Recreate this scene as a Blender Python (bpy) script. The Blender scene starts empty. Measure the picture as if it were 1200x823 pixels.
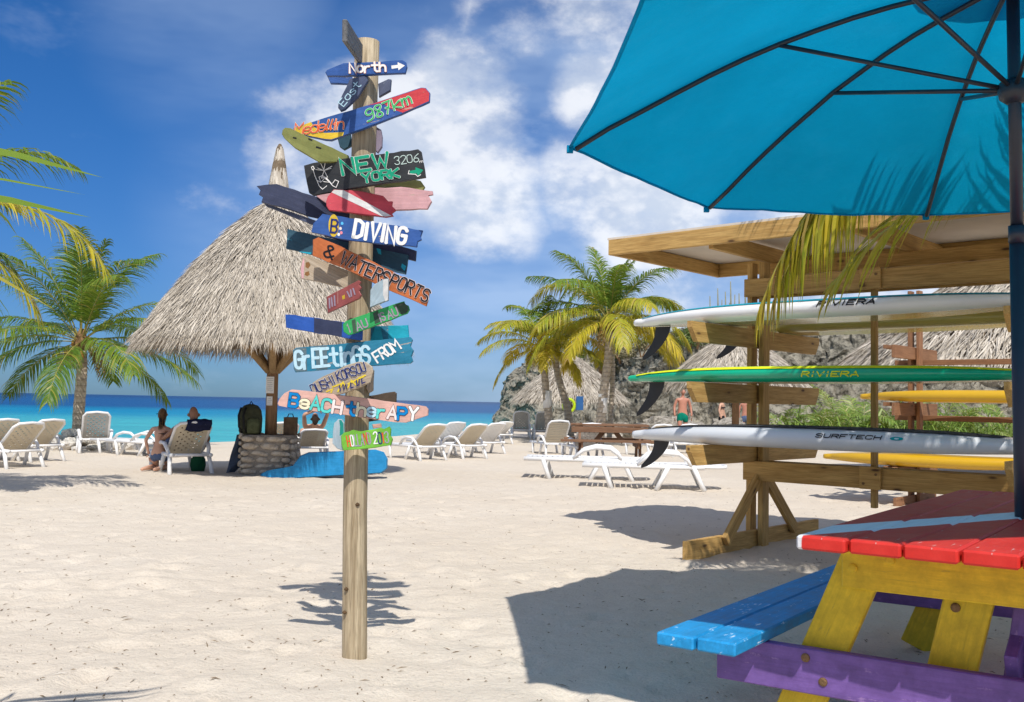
import bpy, bmesh, math, random
import numpy as np
from mathutils import Vector, Matrix, noise as mnoise

R = math.radians
random.seed(7)
sc = bpy.context.scene
col = sc.collection

# ------------------------------------------------------------------ camera
F_PX, CAM_H = 1150.0, 1.2
PITCH, ROLL = math.atan((471.7 - 411.5) / F_PX), math.atan(0.0193)
cam_data = bpy.data.cameras.new('camera')
cam_data.sensor_width = 36.0
cam_data.lens = 36.0 * F_PX / 1200.0
cam_data.clip_start, cam_data.clip_end = 0.05, 20000
cam = bpy.data.objects.new('camera', cam_data)
col.objects.link(cam)
CAM_ROT = Matrix.Rotation(math.pi / 2 + PITCH, 3, 'X') @ Matrix.Rotation(ROLL, 3, 'Z')
cam.matrix_world = Matrix.Translation((0, 0, CAM_H)) @ CAM_ROT.to_4x4()
sc.camera = cam

def ray(px, py):
    d = CAM_ROT @ Vector(((px - 600) / F_PX, -(py - 411.5) / F_PX, -1))
    return d / d.y
def P(px, py, Y):                       # the point seen at a pixel, Y metres ahead
    return Vector((0, 0, CAM_H)) + ray(px, py) * Y
def G(px, py, z=0.0):                   # the point seen at a pixel on the level z
    d = ray(px, py)
    return Vector((0, 0, CAM_H)) + d * ((z - CAM_H) / d.z)

# ------------------------------------------------------------------ light
SHADOW = Vector((-0.103, 0.757, -1.0))  # direction sunlight travels
SUN_EL = math.atan2(1.0, math.hypot(SHADOW.x, SHADOW.y))
SUN_AZ = math.atan2(-SHADOW.x, -SHADOW.y)   # clockwise from +Y
sun_data = bpy.data.lights.new('sun', 'SUN')
sun_data.energy, sun_data.angle, sun_data.color = 3.7, R(0.53), (1.0, 0.965, 0.91)
sun = bpy.data.objects.new('sun', sun_data)
sun.rotation_euler = SHADOW.to_track_quat('-Z', 'Y').to_euler()
col.objects.link(sun)
sc.view_settings.view_transform = 'Standard'
sc.view_settings.look = 'None'
sc.view_settings.exposure = 0.30
sc.view_settings.gamma = 1.0
sc.cycles.use_adaptive_sampling = True; sc.cycles.adaptive_threshold = 0.02
sc.cycles.max_bounces = 6; sc.cycles.diffuse_bounces = 3; sc.cycles.glossy_bounces = 2; sc.cycles.transmission_bounces = 3; sc.cycles.transparent_max_bounces = 4

# ------------------------------------------------------------------ node helpers
class NT:
    def __init__(s, tree):
        s.t = tree; s.n = tree.nodes; s.l = tree.links
    def new(s, typ, **kw):
        nd = s.n.new(typ)
        for k, v in kw.items(): setattr(nd, k, v)
        return nd
    def put(s, sock, v):
        if isinstance(v, bpy.types.NodeSocket): s.l.new(v, sock)
        elif v is not None: sock.default_value = v
    def math(s, op, a, b=None, c=None, clamp=False):
        nd = s.new('ShaderNodeMath', operation=op, use_clamp=clamp)
        s.put(nd.inputs[0], a); s.put(nd.inputs[1], b)
        if c is not None: s.put(nd.inputs[2], c)
        return nd.outputs[0]
    def vmath(s, op, a, b=None):
        nd = s.new('ShaderNodeVectorMath', operation=op)
        s.put(nd.inputs[0], a); s.put(nd.inputs[1], b)
        return nd.outputs['Value'] if op in ('DOT_PRODUCT', 'LENGTH') else nd.outputs[0]
    def noise(s, vec, scale=5, detail=4, rough=0.5, dist=0.0):
        nd = s.new('ShaderNodeTexNoise')
        if vec is not None: s.put(nd.inputs['Vector'], vec)
        nd.inputs['Scale'].default_value = scale; nd.inputs['Detail'].default_value = detail
        nd.inputs['Roughness'].default_value = rough; nd.inputs['Distortion'].default_value = dist
        return nd.outputs[0]
    def voro(s, vec, scale=5, feature='F1', out='Distance'):
        nd = s.new('ShaderNodeTexVoronoi', feature=feature)
        if vec is not None: s.put(nd.inputs['Vector'], vec)
        nd.inputs['Scale'].default_value = scale
        return nd.outputs[out]
    def mapr(s, v, a, b, c=0.0, d=1.0, smooth=False):
        nd = s.new('ShaderNodeMapRange')
        if smooth: nd.interpolation_type = 'SMOOTHSTEP'
        s.put(nd.inputs[0], v)
        for i, x in enumerate((a, b, c, d)): s.put(nd.inputs[i + 1], x)
        return nd.outputs[0]
    def mix(s, f, a, b, blend='MIX'):
        nd = s.new('ShaderNodeMix', data_type='RGBA', blend_type=blend)
        s.put(nd.inputs[0], f)
        for i, v in ((6, a), (7, b)):
            if isinstance(v, (tuple, list)): v = (*v[:3], 1)
            s.put(nd.inputs[i], v)
        return nd.outputs[2]
    def coord(s, out='Object'):
        return s.new('ShaderNodeTexCoord').outputs[out]
    def mapping(s, vec, scale=(1, 1, 1), loc=(0, 0, 0)):
        nd = s.new('ShaderNodeMapping')
        s.put(nd.inputs[0], vec); s.put(nd.inputs['Scale'], scale); s.put(nd.inputs['Location'], loc)
        return nd.outputs[0]
    def bump(s, h, strength=0.3, dist=0.01):
        nd = s.new('ShaderNodeBump')
        s.put(nd.inputs['Height'], h)
        nd.inputs['Strength'].default_value = strength; nd.inputs['Distance'].default_value = dist
        return nd.outputs[0]

def new_mat(name):
    m = bpy.data.materials.new(name); m.use_nodes = True
    t = NT(m.node_tree)
    for nd in list(t.n): t.n.remove(nd)
    out = t.new('ShaderNodeOutputMaterial')
    b = t.new('ShaderNodeBsdfPrincipled')
    t.l.new(b.outputs[0], out.inputs[0])
    return m, t, b, out

# ------------------------------------------------------------------ sky with clouds
world = bpy.data.worlds.new('World'); sc.world = world; world.use_nodes = True
w = NT(world.node_tree)
for nd in list(w.n): w.n.remove(nd)
wout = w.new('ShaderNodeOutputWorld'); bg = w.new('ShaderNodeBackground')
w.l.new(bg.outputs[0], wout.inputs[0])
sky = w.new('ShaderNodeTexSky', sky_type='NISHITA')
sky.sun_disc = False
sky.sun_elevation = SUN_EL; sky.sun_rotation = SUN_AZ
sky.altitude = 0; sky.air_density = 1.0; sky.dust_density = 0.35; sky.ozone_density = 3.2
bg.inputs[1].default_value = 0.105
dirv = w.coord('Generated')
def blob_mask(blobs):
    acc = None
    for px, py, rad, wt in blobs:
        c = ray(px, py).normalized()
        d = w.vmath('DOT_PRODUCT', dirv, tuple(c))
        a0 = math.cos(math.atan(rad * 1.35 / F_PX)); a1 = math.cos(math.atan(rad * 0.15 / F_PX))
        g = w.mapr(d, a0, a1, 0.0, wt, smooth=True)
        acc = g if acc is None else w.math('MAXIMUM', acc, g)
    return acc
pv = w.mapping(dirv, (1, 1, 1.55))
def fbm(off):
    v = w.vmath('ADD', pv, off)
    n1 = w.noise(v, 7.0, 9, 0.60, 0.0)
    return n1
n_here = fbm((0.31, 0.2, 0.1))
n_up = w.noise(w.vmath('ADD', pv, (0.31, 0.2, 0.138)), 7.0, 4, 0.60, 0.0)
cum = blob_mask([(520, 165, 120, 1.0), (430, 150, 95, .9), (345, 150, 80, .72), (565, 215, 100, .95), (690, 112, 56, 1.0),
                 (668, 205, 70, .85), (765, 225, 110, 1.0), (615, 35, 80, .40), (165, 20, 60, .28), (390, 225, 110, .7),
                 (260, 225, 60, .42), (85, 40, 40, .2), (165, 110, 40, .25), (900, 120, 200, .6)])
clear = blob_mask([(110, 190, 300, 1.0), (250, 330, 200, 0.9), (560, 400, 160, 1.0), (330, 40, 90, .8), (40, 420, 200, 1.0), (470, 30, 70, .7), (600, 60, 60, .6)])
cum = w.math('MAXIMUM', cum, w.math('MULTIPLY', w.math('SUBTRACT', 1.0, clear), 0.68))   # thicker clouds added over the unseen rest of the sky for neutral fill light
edge = w.math('ADD', w.math('MULTIPLY', n_here, 0.78), w.math('MULTIPLY', cum, 0.52))
dens = w.mapr(edge, 0.635, 0.90, 0, 1, True)
veil_n = w.noise(w.mapping(dirv, (1, 1, 3.2)), 4.0, 4, 0.6, 0.0)
veil_m = blob_mask([(720, 300, 330, .62), (560, 290, 260, .5), (900, 330, 300, .6), (420, 250, 200, .3), (250, 20, 120, .25)])
veil = w.math('MULTIPLY', veil_m, w.mapr(veil_n, 0.30, 0.62, 0.25, 1.0))
# the rest of the sky carries the same scattered wisps
wisps = w.math('MULTIPLY', w.mapr(w.noise(w.mapping(dirv, (1.0, 1.0, 2.0)), 6.5, 5, 0.62, 0.3), 0.58, 0.78, 0, 0.30, True), 1.0)
lit = w.mapr(w.math('SUBTRACT', n_here, n_up), -0.07, 0.08, 0, 1, True)
cloud_col = w.mix(lit, (5.6, 6.1, 6.9), (8.5, 8.5, 8.5))
sepd = w.new('ShaderNodeSeparateXYZ'); w.l.new(dirv, sepd.inputs[0])
tint = w.mix(w.mapr(sepd.outputs[2], 0.0, 0.34, 0, 1, True), (0.21, 0.375, 0.67), (0.15, 0.43, 0.765))
base_sky = w.mix(1.0, sky.outputs[0], tint, 'MULTIPLY')
s1 = w.mix(w.math('MULTIPLY', wisps, w.math('SUBTRACT', 1.0, w.math('MULTIPLY', clear, 0.75))), base_sky, (6.3, 7.3, 8.8))
s2 = w.mix(veil, s1, (4.2, 5.5, 7.6))
s3 = w.mix(w.math("MULTIPLY", dens, 0.74), s2, cloud_col)
w.l.new(s3, bg.inputs[0])

# ------------------------------------------------------------------ object helpers
def tag(o, label=None, cat=None, group=None, kind=None):
    if label: o['label'] = label
    if cat: o['category'] = cat
    if group: o['group'] = group
    if kind: o['kind'] = kind
    return o
def empty(name, loc=(0, 0, 0), rz=0.0, label=None, cat=None, group=None):
    o = bpy.data.objects.new(name, None)
    o.location = loc; o.rotation_euler = (0, 0, rz); o.empty_display_size = 0.1
    col.objects.link(o)
    return tag(o, label, cat, group)
def add(name, me, mat=None, parent=None, mw=None, smooth=False):
    o = bpy.data.objects.new(name, me)
    if mat is not None:
        me.materials.clear(); me.materials.append(mat)
    if smooth:
        me.polygons.foreach_set('use_smooth', [True] * len(me.polygons))
    col.objects.link(o)
    if parent is not None:
        o.parent = parent
    if mw is not None:
        o.matrix_basis = mw
    return o
def parent_keep(o, p):                  # child given in world space
    o.parent = p
    o.matrix_parent_inverse = world_of(p).inverted()
def world_of(o):
    m = o.matrix_basis.copy()
    if o.parent: m = world_of(o.parent) @ o.matrix_parent_inverse @ m
    return m
def mesh(name, v, f):
    me = bpy.data.meshes.new(name)
    me.from_pydata([tuple(x) for x in v], [], f)
    me.validate(verbose=False); me.update()
    return me
class MB:
    def __init__(s): s.v = []; s.f = []
    def box(s, c, size, M=None):
        n = len(s.v); c = Vector(c)
        for dx in (-.5, .5):
            for dy in (-.5, .5):
                for dz in (-.5, .5):
                    p = Vector((dx * size[0], dy * size[1], dz * size[2]))
                    if M is not None: p = M @ p
                    s.v.append(c + p)
        for a in ((0, 1, 3, 2), (4, 6, 7, 5), (0, 4, 5, 1), (2, 3, 7, 6), (0, 2, 6, 4), (1, 5, 7, 3)):
            s.f.append([n + i for i in a])
        return s
    def tube(s, pts, rad, n=8, cap=True, flat=1.0):
        pts = [Vector(p) for p in pts]
        if not isinstance(rad, (list, tuple)): rad = [rad] * len(pts)
        base = len(s.v); prev = None
        for i, p in enumerate(pts):
            t = (pts[min(i + 1, len(pts) - 1)] - pts[max(i - 1, 0)]).normalized()
            if prev is None:
                a = Vector((0, 0, 1)) if abs(t.z) < 0.9 else Vector((1, 0, 0))
                u = t.cross(a).normalized()
            else:
                u = (prev - t * prev.dot(t)).normalized()
            prev = u; vv = t.cross(u)
            for k in range(n):
                an = 2 * math.pi * k / n
                s.v.append(p + (u * math.cos(an) + vv * math.sin(an) * flat) * rad[i])
        for i in range(len(pts) - 1):
            for k in range(n):
                a = base + i * n + k; b = base + i * n + (k + 1) % n
                s.f.append([a, b, b + n, a + n])
        if cap:
            s.f.append([base + k for k in range(n)][::-1])
            s.f.append([base + (len(pts) - 1) * n + k for k in range(n)])
        return s
    def lathe(s, prof, n=16, c=(0, 0, 0)):
        base = len(s.v); c = Vector(c)
        for r, z in prof:
            for k in range(n):
                an = 2 * math.pi * k / n
                s.v.append(c + Vector((r * math.cos(an), r * math.sin(an), z)))
        for i in range(len(prof) - 1):
            for k in range(n):
                a = base + i * n + k; b = base + i * n + (k + 1) % n
                s.f.append([a, b, b + n, a + n])
        s.f.append([base + k for k in range(n)][::-1])
        s.f.append([base + (len(prof) - 1) * n + k for k in range(n)])
        return s
    def strip(s, pts, wid, side, flip=False):
        """flat ribbon with a pointed end"""
        base = len(s.v); m = len(pts)
        for i in range(m - 1):
            s.v.append(pts[i] - side * wid[i]); s.v.append(pts[i] + side * wid[i])
        s.v.append(pts[-1])
        for i in range(m - 2):
            a = base + 2 * i
            s.f.append([a, a + 1, a + 3, a + 2])
        a = base + 2 * (m - 2)
        s.f.append([a, a + 1, a + 2])
        return s
    def mesh(s, name): return mesh(name, s.v, s.f)
    def build(s, name, mat, parent=None, smooth=False, mw=None):
        return add(name, s.mesh(name), mat, parent, mw, smooth)

_beams = {}
def beam_mesh(L, W, H, bev=0.004):
    k = (round(L, 3), round(W, 3), round(H, 3))
    if k in _beams: return _beams[k]
    bm = bmesh.new()
    bmesh.ops.create_cube(bm, size=1.0)
    bmesh.ops.scale(bm, vec=(L, W, H), verts=bm.verts)
    bmesh.ops.bevel(bm, geom=list(bm.edges), offset=bev, segments=1, affect='EDGES')
    me = bpy.data.meshes.new('beam'); bm.to_mesh(me); bm.free()
    _beams[k] = me
    return me
def frame_of(p0, p1, up=Vector((0, 0, 1))):
    x = (p1 - p0).normalized()
    y = up.cross(x)
    if y.length < 1e-4: y = Vector((0, 1, 0)).cross(x)
    y.normalize(); z = x.cross(y)
    M = Matrix((x, y, z)).transposed().to_4x4()
    M.translation = (p0 + p1) / 2
    return M
def beam(name, p0, p1, W, H, mat, parent=None, up=Vector((0, 0, 1)), bev=0.004):
    """a plank from p0 to p1, local X along it, W across, H along up"""
    p0, p1 = Vector(p0), Vector(p1)
    me = beam_mesh((p1 - p0).length, W, H, bev).copy()
    return add(name, me, mat, parent, frame_of(p0, p1, up))
# ------------------------------------------------------------------ materials
def m_wood(name, c1, c2, knots=True, rough=0.7, stretch=(1.5, 22, 22), dirt=0.25):
    m, t, b, _ = new_mat(name)
    oi = t.new('ShaderNodeObjectInfo')
    v = t.vmath('ADD', t.coord(), t.vmath('MULTIPLY', oi.outputs['Random'], (17.0, 9.0, 5.0)))
    g = t.noise(t.mapping(v, stretch), 1.6, 7, 0.62, 0.5)
    g2 = t.noise(t.mapping(v, (stretch[0] * 2, stretch[1] * 4, stretch[2] * 4)), 2.0, 4, 0.6)
    f = t.mapr(g, 0.32, 0.7)
    c = t.mix(f, c1, c2)
    c = t.mix(t.mapr(g2, 0.45, 0.72, 0, 0.7), c, tuple(x * 0.6 for x in c1))
    if knots:
        vk = t.voro(t.mapping(v, (2.1, 6.5, 6.5)), 1.25)
        ring = t.mapr(vk, 0.04, 0.13, 1, 0, True)
        halo = t.mapr(vk, 0.06, 0.3, 0.55, 0, True)
        c = t.mix(halo, c, tuple(x * 0.7 for x in c1))
        c = t.mix(ring, c, (0.10, 0.05, 0.022))
    blot = t.noise(v, 2.2, 5, 0.65)
    c = t.mix(t.mapr(blot, 0.45, 0.8, 0, dirt), c, tuple(x * 0.5 for x in c1))
    tone = t.mapr(oi.outputs['Random'], 0, 1, 0.86, 1.12)
    hsv = t.new('ShaderNodeHueSaturation'); t.put(hsv.inputs['Value'], tone); t.put(hsv.inputs['Color'], c)
    t.put(b.inputs['Base Color'], hsv.outputs[0])
    b.inputs['Roughness'].default_value = rough
    b.inputs['Specular IOR Level'].default_value = 0.3
    t.put(b.inputs['Normal'], t.bump(t.math('ADD', g, t.math('MULTIPLY', g2, 0.6)), 0.35, 0.004))
    return m
def m_paint(name, c, wear=0.3, under=(0.45, 0.37, 0.28), rough=0.5, grain=0.35, wear_scale=1.0):
    m, t, b, _ = new_mat(name)
    oi = t.new('ShaderNodeObjectInfo')
    v = t.vmath('ADD', t.coord(), t.vmath('MULTIPLY', oi.outputs['Random'], (7.0, 19.0, 5.0)))
    g = t.noise(t.mapping(v, (2.2, 34, 34)), 2.0, 6, 0.65, 0.35)
    big = t.noise(v, 7.0 * wear_scale, 6, 0.7)
    tone = t.mix(t.mapr(big, 0.3, 0.72), tuple(x * 0.66 for x in c), tuple(min(1, x * 1.10 + 0.02) for x in c))
    tone = t.mix(t.mapr(g, 0.30, 0.72, 0.0, 0.5), tone, tuple(x * 0.45 for x in c))
    chip = t.math('ADD', t.math('MULTIPLY', g, 0.6), t.math('MULTIPLY', big, 0.55))
    thr = 0.765 - 0.20 * wear
    f = t.mapr(chip, thr, thr + 0.05, 0, 1, True)
    cc = t.mix(t.math('MULTIPLY', f, 0.8), tone, under)
    t.put(b.inputs['Base Color'], cc)
    t.put(b.inputs['Roughness'], t.mapr(big, 0.2, 0.8, rough - 0.08, rough + 0.2))
    b.inputs['Specular IOR Level'].default_value = 0.4
    t.put(b.inputs['Normal'], t.bump(t.math('SUBTRACT', g, t.math('MULTIPLY', f, 0.35)), grain, 0.004))
    return m
def m_plain(name, c, rough=0.5, spec=0.4, var=0.12, scale=8.0, metal=0.0, bump=0.0):
    m, t, b, _ = new_mat(name)
    n = t.noise(t.coord(), scale, 5, 0.6)
    t.put(b.inputs['Base Color'], t.mix(t.mapr(n, 0.3, 0.7), tuple(x * (1 - var) for x in c), tuple(min(1, x * (1 + var * .6)) for x in c)))
    b.inputs['Roughness'].default_value = rough
    b.inputs['Specular IOR Level'].default_value = spec
    b.inputs['Metallic'].default_value = metal
    if bump: t.put(b.inputs['Normal'], t.bump(t.noise(t.coord(), scale * 6, 5, 0.6), bump, 0.01))
    return m
def m_leaf(name, c1, c2, c3=None, trans=0.35, rough=0.45):
    """blades: colour varies leaf by leaf and along the object"""
    m, t, b, out = new_mat(name)
    geo = t.new('ShaderNodeNewGeometry')
    oi = t.new('ShaderNodeObjectInfo')
    r = geo.outputs['Random Per Island']
    n = t.noise(t.coord(), 2.3, 3, 0.6)
    k = t.math('ADD', t.math('MULTIPLY', r, 0.55), t.math('MULTIPLY', n, 0.6), clamp=True)
    k = t.math('ADD', k, t.mapr(oi.outputs['Random'], 0, 1, -0.28, 0.28), clamp=True)
    c = t.mix(k, c1, c2)
    if c3: c = t.mix(t.mapr(r, 0.80, 0.97), c, c3)
    t.put(b.inputs['Base Color'], c)
    b.inputs['Roughness'].default_value = rough
    b.inputs['Specular IOR Level'].default_value = 0.35
    tr = t.new('ShaderNodeBsdfTranslucent'); t.put(tr.inputs[0], t.mix(0.5, c, (0.32, 0.36, 0.03)))
    ms = t.new('ShaderNodeMixShader'); ms.inputs[0].default_value = trans
    t.l.new(b.outputs[0], ms.inputs[1]); t.l.new(tr.outputs[0], ms.inputs[2]); t.l.new(ms.outputs[0], out.inputs[0])
    return m
def m_thatch(name, c1, c2, c3):
    m, t, b, _ = new_mat(name)
    geo = t.new('ShaderNodeNewGeometry')
    r = geo.outputs['Random Per Island']
    n = t.noise(t.coord(), 1.4, 4, 0.6)
    c = t.mix(r, c1, c2)
    c = t.mix(t.mapr(n, 0.42, 0.75, 0, 0.5), c, c3)
    t.put(b.inputs['Base Color'], c)
    b.inputs['Roughness'].default_value = 0.85
    b.inputs['Specular IOR Level'].default_value = 0.15
    return m
def m_skin(name, c):
    m, t, b, _ = new_mat(name)
    n = t.noise(t.coord(), 9, 4, 0.6)
    t.put(b.inputs['Base Color'], t.mix(t.mapr(n, 0.3, 0.7), tuple(x * 0.85 for x in c), c))
    b.inputs['Roughness'].default_value = 0.5
    return m
def m_sand():
    m, t, b, _ = new_mat('sand')
    v = t.coord()
    n1 = t.noise(v, 0.35, 5, 0.6); n2 = t.noise(v, 6.0, 6, 0.65); n3 = t.noise(v, 90.0, 3, 0.7)
    c = t.mix(t.mapr(n1, 0.3, 0.7), (0.62, 0.535, 0.425), (0.70, 0.62, 0.51))
    c = t.mix(t.mapr(n2, 0.35, 0.75, 0, 0.55), c, (0.57, 0.485, 0.39))
    c = t.mix(t.mapr(n3, 0.50, 0.72, 0, 0.6), c, (0.46, 0.40, 0.33))
    c = t.mix(t.mapr(n3, 0.28, 0.40, 0.4, 0), c, (0.75, 0.69, 0.60))
    # scattered dark grains and shell bits
    vd = t.voro(v, 26.0); vr = t.voro(v, 26.0, out='Color')
    spk = t.math('MULTIPLY', t.mapr(vd, 0.12, 0.24, 1, 0), t.mapr(vr, 0.72, 0.78))
    c = t.mix(t.math('MULTIPLY', spk, 0.45), c, (0.25, 0.19, 0.13))
    # damp sand close to the water line
    sep = t.new('ShaderNodeSeparateXYZ'); t.l.new(v, sep.inputs[0])
    damp = t.mapr(sep.outputs[2], -0.20, -0.33, 0, 0.55, True)
    c = t.mix(damp, c, (0.33, 0.29, 0.23))
    t.put(b.inputs['Base Color'], c)
    b.inputs['Roughness'].default_value = 0.92
    b.inputs['Specular IOR Level'].default_value = 0.12
    h = t.math('ADD', t.math('MULTIPLY', n2, 1.0), t.math('MULTIPLY', n3, 0.22))
    h = t.math('ADD', h, t.math('MULTIPLY', t.noise(v, 22.0, 4, 0.6), 0.6))
    t.put(b.inputs['Normal'], t.bump(h, 0.7, 0.03))
    return m
def m_sea():
    m, t, b, _ = new_mat('sea_water')
    v = t.coord()
    sep = t.new('ShaderNodeSeparateXYZ'); t.l.new(v, sep.inputs[0])
    # distance from the slanting shore line: shallow sand bottom, then the reef edge drops away
    off = t.math('ADD', sep.outputs[1], t.math('MULTIPLY', sep.outputs[0], -0.35))
    wob = t.noise(t.mapping(v, (0.004, 0.012, 1)), 1.0, 5, 0.6)
    off = t.math('ADD', off, t.math('MULTIPLY', t.math('SUBTRACT', wob, 0.5), 90.0))
    c = t.mix(t.mapr(off, 45, 100, 0, 1, True), (0.06, 0.40, 0.43), (0.0, 0.22, 0.38))
    c = t.mix(t.mapr(off, 95, 165, 0, 1, True), c, (0.004, 0.075, 0.22))
    c = t.mix(t.mapr(off, 250, 900, 0, 1, True), c, (0.008, 0.05, 0.15))
    st = t.noise(t.mapping(v, (0.05, 0.35, 1)), 1.0, 6, 0.65)
    c = t.mix(t.mapr(st, 0.42, 0.75, 0, 0.45), c, t.mix(0.5, c, (0.0, 0.03, 0.12)))
    t.put(b.inputs['Base Color'], c)
    b.inputs['Roughness'].default_value = 0.35
    b.inputs['Specular IOR Level'].default_value = 0.12
    wv = t.math('ADD', t.noise(t.mapping(v, (0.5, 1.4, 1)), 1.0, 6, 0.6), t.math('MULTIPLY', t.noise(t.mapping(v, (0.09, 0.3, 1)), 1.0, 3, 0.5), 2.0))
    t.put(b.inputs['Normal'], t.bump(wv, 0.8, 0.5))
    return m
def m_rock(name, a, b_, dark, scale=1.0):
    m, t, b, _ = new_mat(name)
    v = t.coord()
    n1 = t.noise(v, 0.6 * scale, 8, 0.68); n2 = t.noise(v, 3.0 * scale, 8, 0.7)
    pit = t.voro(v, 2.2 * scale)
    c = t.mix(t.mapr(n1, 0.35, 0.65), a, b_)
    c = t.mix(t.mapr(n2, 0.47, 0.62), c, dark)
    c = t.mix(t.mapr(pit, 0.0, 0.22, 0.8, 0), c, tuple(x * 0.6 for x in dark))
    t.put(b.inputs['Base Color'], c)
    b.inputs['Roughness'].default_value = 0.9; b.inputs['Specular IOR Level'].default_value = 0.15
    t.put(b.inputs['Normal'], t.bump(t.math('ADD', n2, t.math('MULTIPLY', pit, 0.7)), 1.0, 0.25 / scale))
    return m
def m_fabric(name, c, trans=0.5):
    m, t, b, out = new_mat(name)
    n = t.noise(t.coord(), 1.2, 5, 0.6)
    wv = t.noise(t.coord(), 160, 2, 0.5)
    oi = t.new('ShaderNodeObjectInfo')
    fade = t.noise(t.coord(), 3.5, 6, 0.65)
    cc = t.mix(t.mapr(n, 0.3, 0.7), tuple(x * 0.84 for x in c), tuple(min(1, x * 1.05) for x in c))
    cc = t.mix(t.mapr(fade, 0.5, 0.8, 0, 0.25), cc, tuple(min(1, x * 1.1 + .02) for x in c))
    hv = t.new('ShaderNodeHueSaturation'); t.put(hv.inputs['Value'], t.mapr(oi.outputs['Random'], 0, 1, 0.9, 1.08)); t.put(hv.inputs['Color'], cc); cc = hv.outputs[0]
    t.put(b.inputs['Base Color'], cc); b.inputs['Roughness'].default_value = 0.9
    b.inputs['Specular IOR Level'].default_value = 0.1
    t.put(b.inputs['Normal'], t.bump(t.math('ADD', wv, t.math('MULTIPLY', fade, 14.0)), 0.35, 0.006))
    tr = t.new('ShaderNodeBsdfTranslucent'); t.put(tr.inputs[0], cc)
    ms = t.new('ShaderNodeMixShader'); ms.inputs[0].default_value = trans
    t.l.new(b.outputs[0], ms.inputs[1]); t.l.new(tr.outputs[0], ms.inputs[2]); t.l.new(ms.outputs[0], out.inputs[0])
    return m
def m_trunk(name, c1, c2):
    m, t, b, _ = new_mat(name)
    v = t.coord()
    n = t.noise(v, 6, 6, 0.65)
    sep = t.new('ShaderNodeSeparateXYZ'); t.l.new(v, sep.inputs[0])
    rg = t.math('SINE', t.math('ADD', t.math('MULTIPLY', sep.outputs[2], 48.0), t.math('MULTIPLY', n, 6.0)))
    c = t.mix(t.mapr(n, 0.3, 0.7), c1, c2)
    c = t.mix(t.mapr(rg, 0.55, 1.0, 0, 0.5), c, tuple(x * 0.45 for x in c1))
    t.put(b.inputs['Base Color'], c); b.inputs['Roughness'].default_value = 0.9
    t.put(b.inputs['Normal'], t.bump(t.math('ADD', rg, t.math('MULTIPLY', n, 3.0)), 0.5, 0.02))
    return m
def m_gloss(name, c, rough=0.16):
    m, t, b, _ = new_mat(name)
    n = t.noise(t.coord(), 3.0, 5, 0.65); sc_ = t.noise(t.mapping(t.coord(), (3, 60, 60)), 1.5, 4, 0.7)
    cc = t.mix(t.mapr(n, 0.35, 0.75, 0, 0.35), c, tuple(x * 0.82 for x in c))
    cc = t.mix(t.mapr(sc_, 0.66, 0.72, 0, 0.35), cc, tuple(x * 0.6 for x in c))
    t.put(b.inputs['Base Color'], cc)
    t.put(b.inputs['Roughness'], t.mapr(n, 0.3, 0.7, rough, rough + 0.12))
    b.inputs['Specular IOR Level'].default_value = 0.5
    b.inputs['Coat Weight'].default_value = 0.3; b.inputs['Coat Roughness'].default_value = 0.08
    return m

MAT = {}
MAT['sand'] = m_sand()
MAT['sea'] = m_sea()
MAT['post_wood'] = m_wood('post_wood', (0.27, 0.20, 0.115), (0.60, 0.49, 0.33), knots=False, stretch=(30, 30, 1.1), dirt=0.5)
MAT['pine'] = m_wood('treated_pine', (0.45, 0.255, 0.075), (0.70, 0.45, 0.16))
MAT['pine_red'] = m_wood('reddish_timber', (0.23, 0.11, 0.055), (0.33, 0.17, 0.085))
MAT['brown_table'] = m_wood('brown_stained_timber', (0.17, 0.085, 0.045), (0.29, 0.16, 0.09))
MAT['raw_board'] = m_wood('raw_board', (0.42, 0.33, 0.23), (0.60, 0.50, 0.38), knots=False)
MAT['grey_board'] = m_wood('weathered_grey_board', (0.10, 0.10, 0.10), (0.20, 0.20, 0.205), knots=False)
MAT['pole_wood'] = m_wood('palapa_timber', (0.20, 0.11, 0.055), (0.34, 0.20, 0.10), knots=False, stretch=(14, 14, 1.2))
MAT['brace_wood'] = m_wood('palapa_brace_timber', (0.30, 0.19, 0.09), (0.46, 0.31, 0.16), knots=False, stretch=(14, 14, 1.2))
MAT['plywood'] = m_plain('white_roof_panel', (0.70, 0.62, 0.52), 0.7, 0.2, 0.1, 2.0)
MAT['frond_green'] = m_leaf('palm_leaflets_green', (0.045, 0.13, 0.015), (0.20, 0.30, 0.03), (0.40, 0.34, 0.06))
MAT['frond_yellow'] = m_leaf('palm_leaflets_yellow', (0.22, 0.30, 0.02), (0.72, 0.55, 0.045), (0.46, 0.33, 0.10))
MAT['frond_gold'] = m_leaf('palm_leaflets_gold', (0.46, 0.42, 0.03), (0.80, 0.57, 0.05), (0.45, 0.30, 0.10))
MAT['frond_dry'] = m_leaf('palm_leaflets_dry', (0.22, 0.13, 0.06), (0.42, 0.29, 0.15), None, 0.2, 0.8)
MAT['rachis'] = m_plain('palm_stalk', (0.33, 0.29, 0.07), 0.55, 0.3, 0.2, 4)
MAT['trunk'] = m_trunk('palm_trunk', (0.34, 0.275, 0.205), (0.54, 0.46, 0.36))
MAT['fibre'] = m_plain('palm_fibre', (0.25, 0.15, 0.07), 0.9, 0.1, 0.4, 12, bump=0.6)
MAT['coconut'] = m_plain('coconut_husk', (0.46, 0.25, 0.05), 0.6, 0.3, 0.3, 6)
MAT['thatch'] = m_thatch('dry_thatch', (0.35, 0.30, 0.235), (0.68, 0.61, 0.51), (0.44, 0.385, 0.31))
MAT['thatch_under'] = m_plain('thatch_underlay', (0.20, 0.15, 0.10), 0.95, 0.1, 0.4, 10, bump=0.8)
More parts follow.
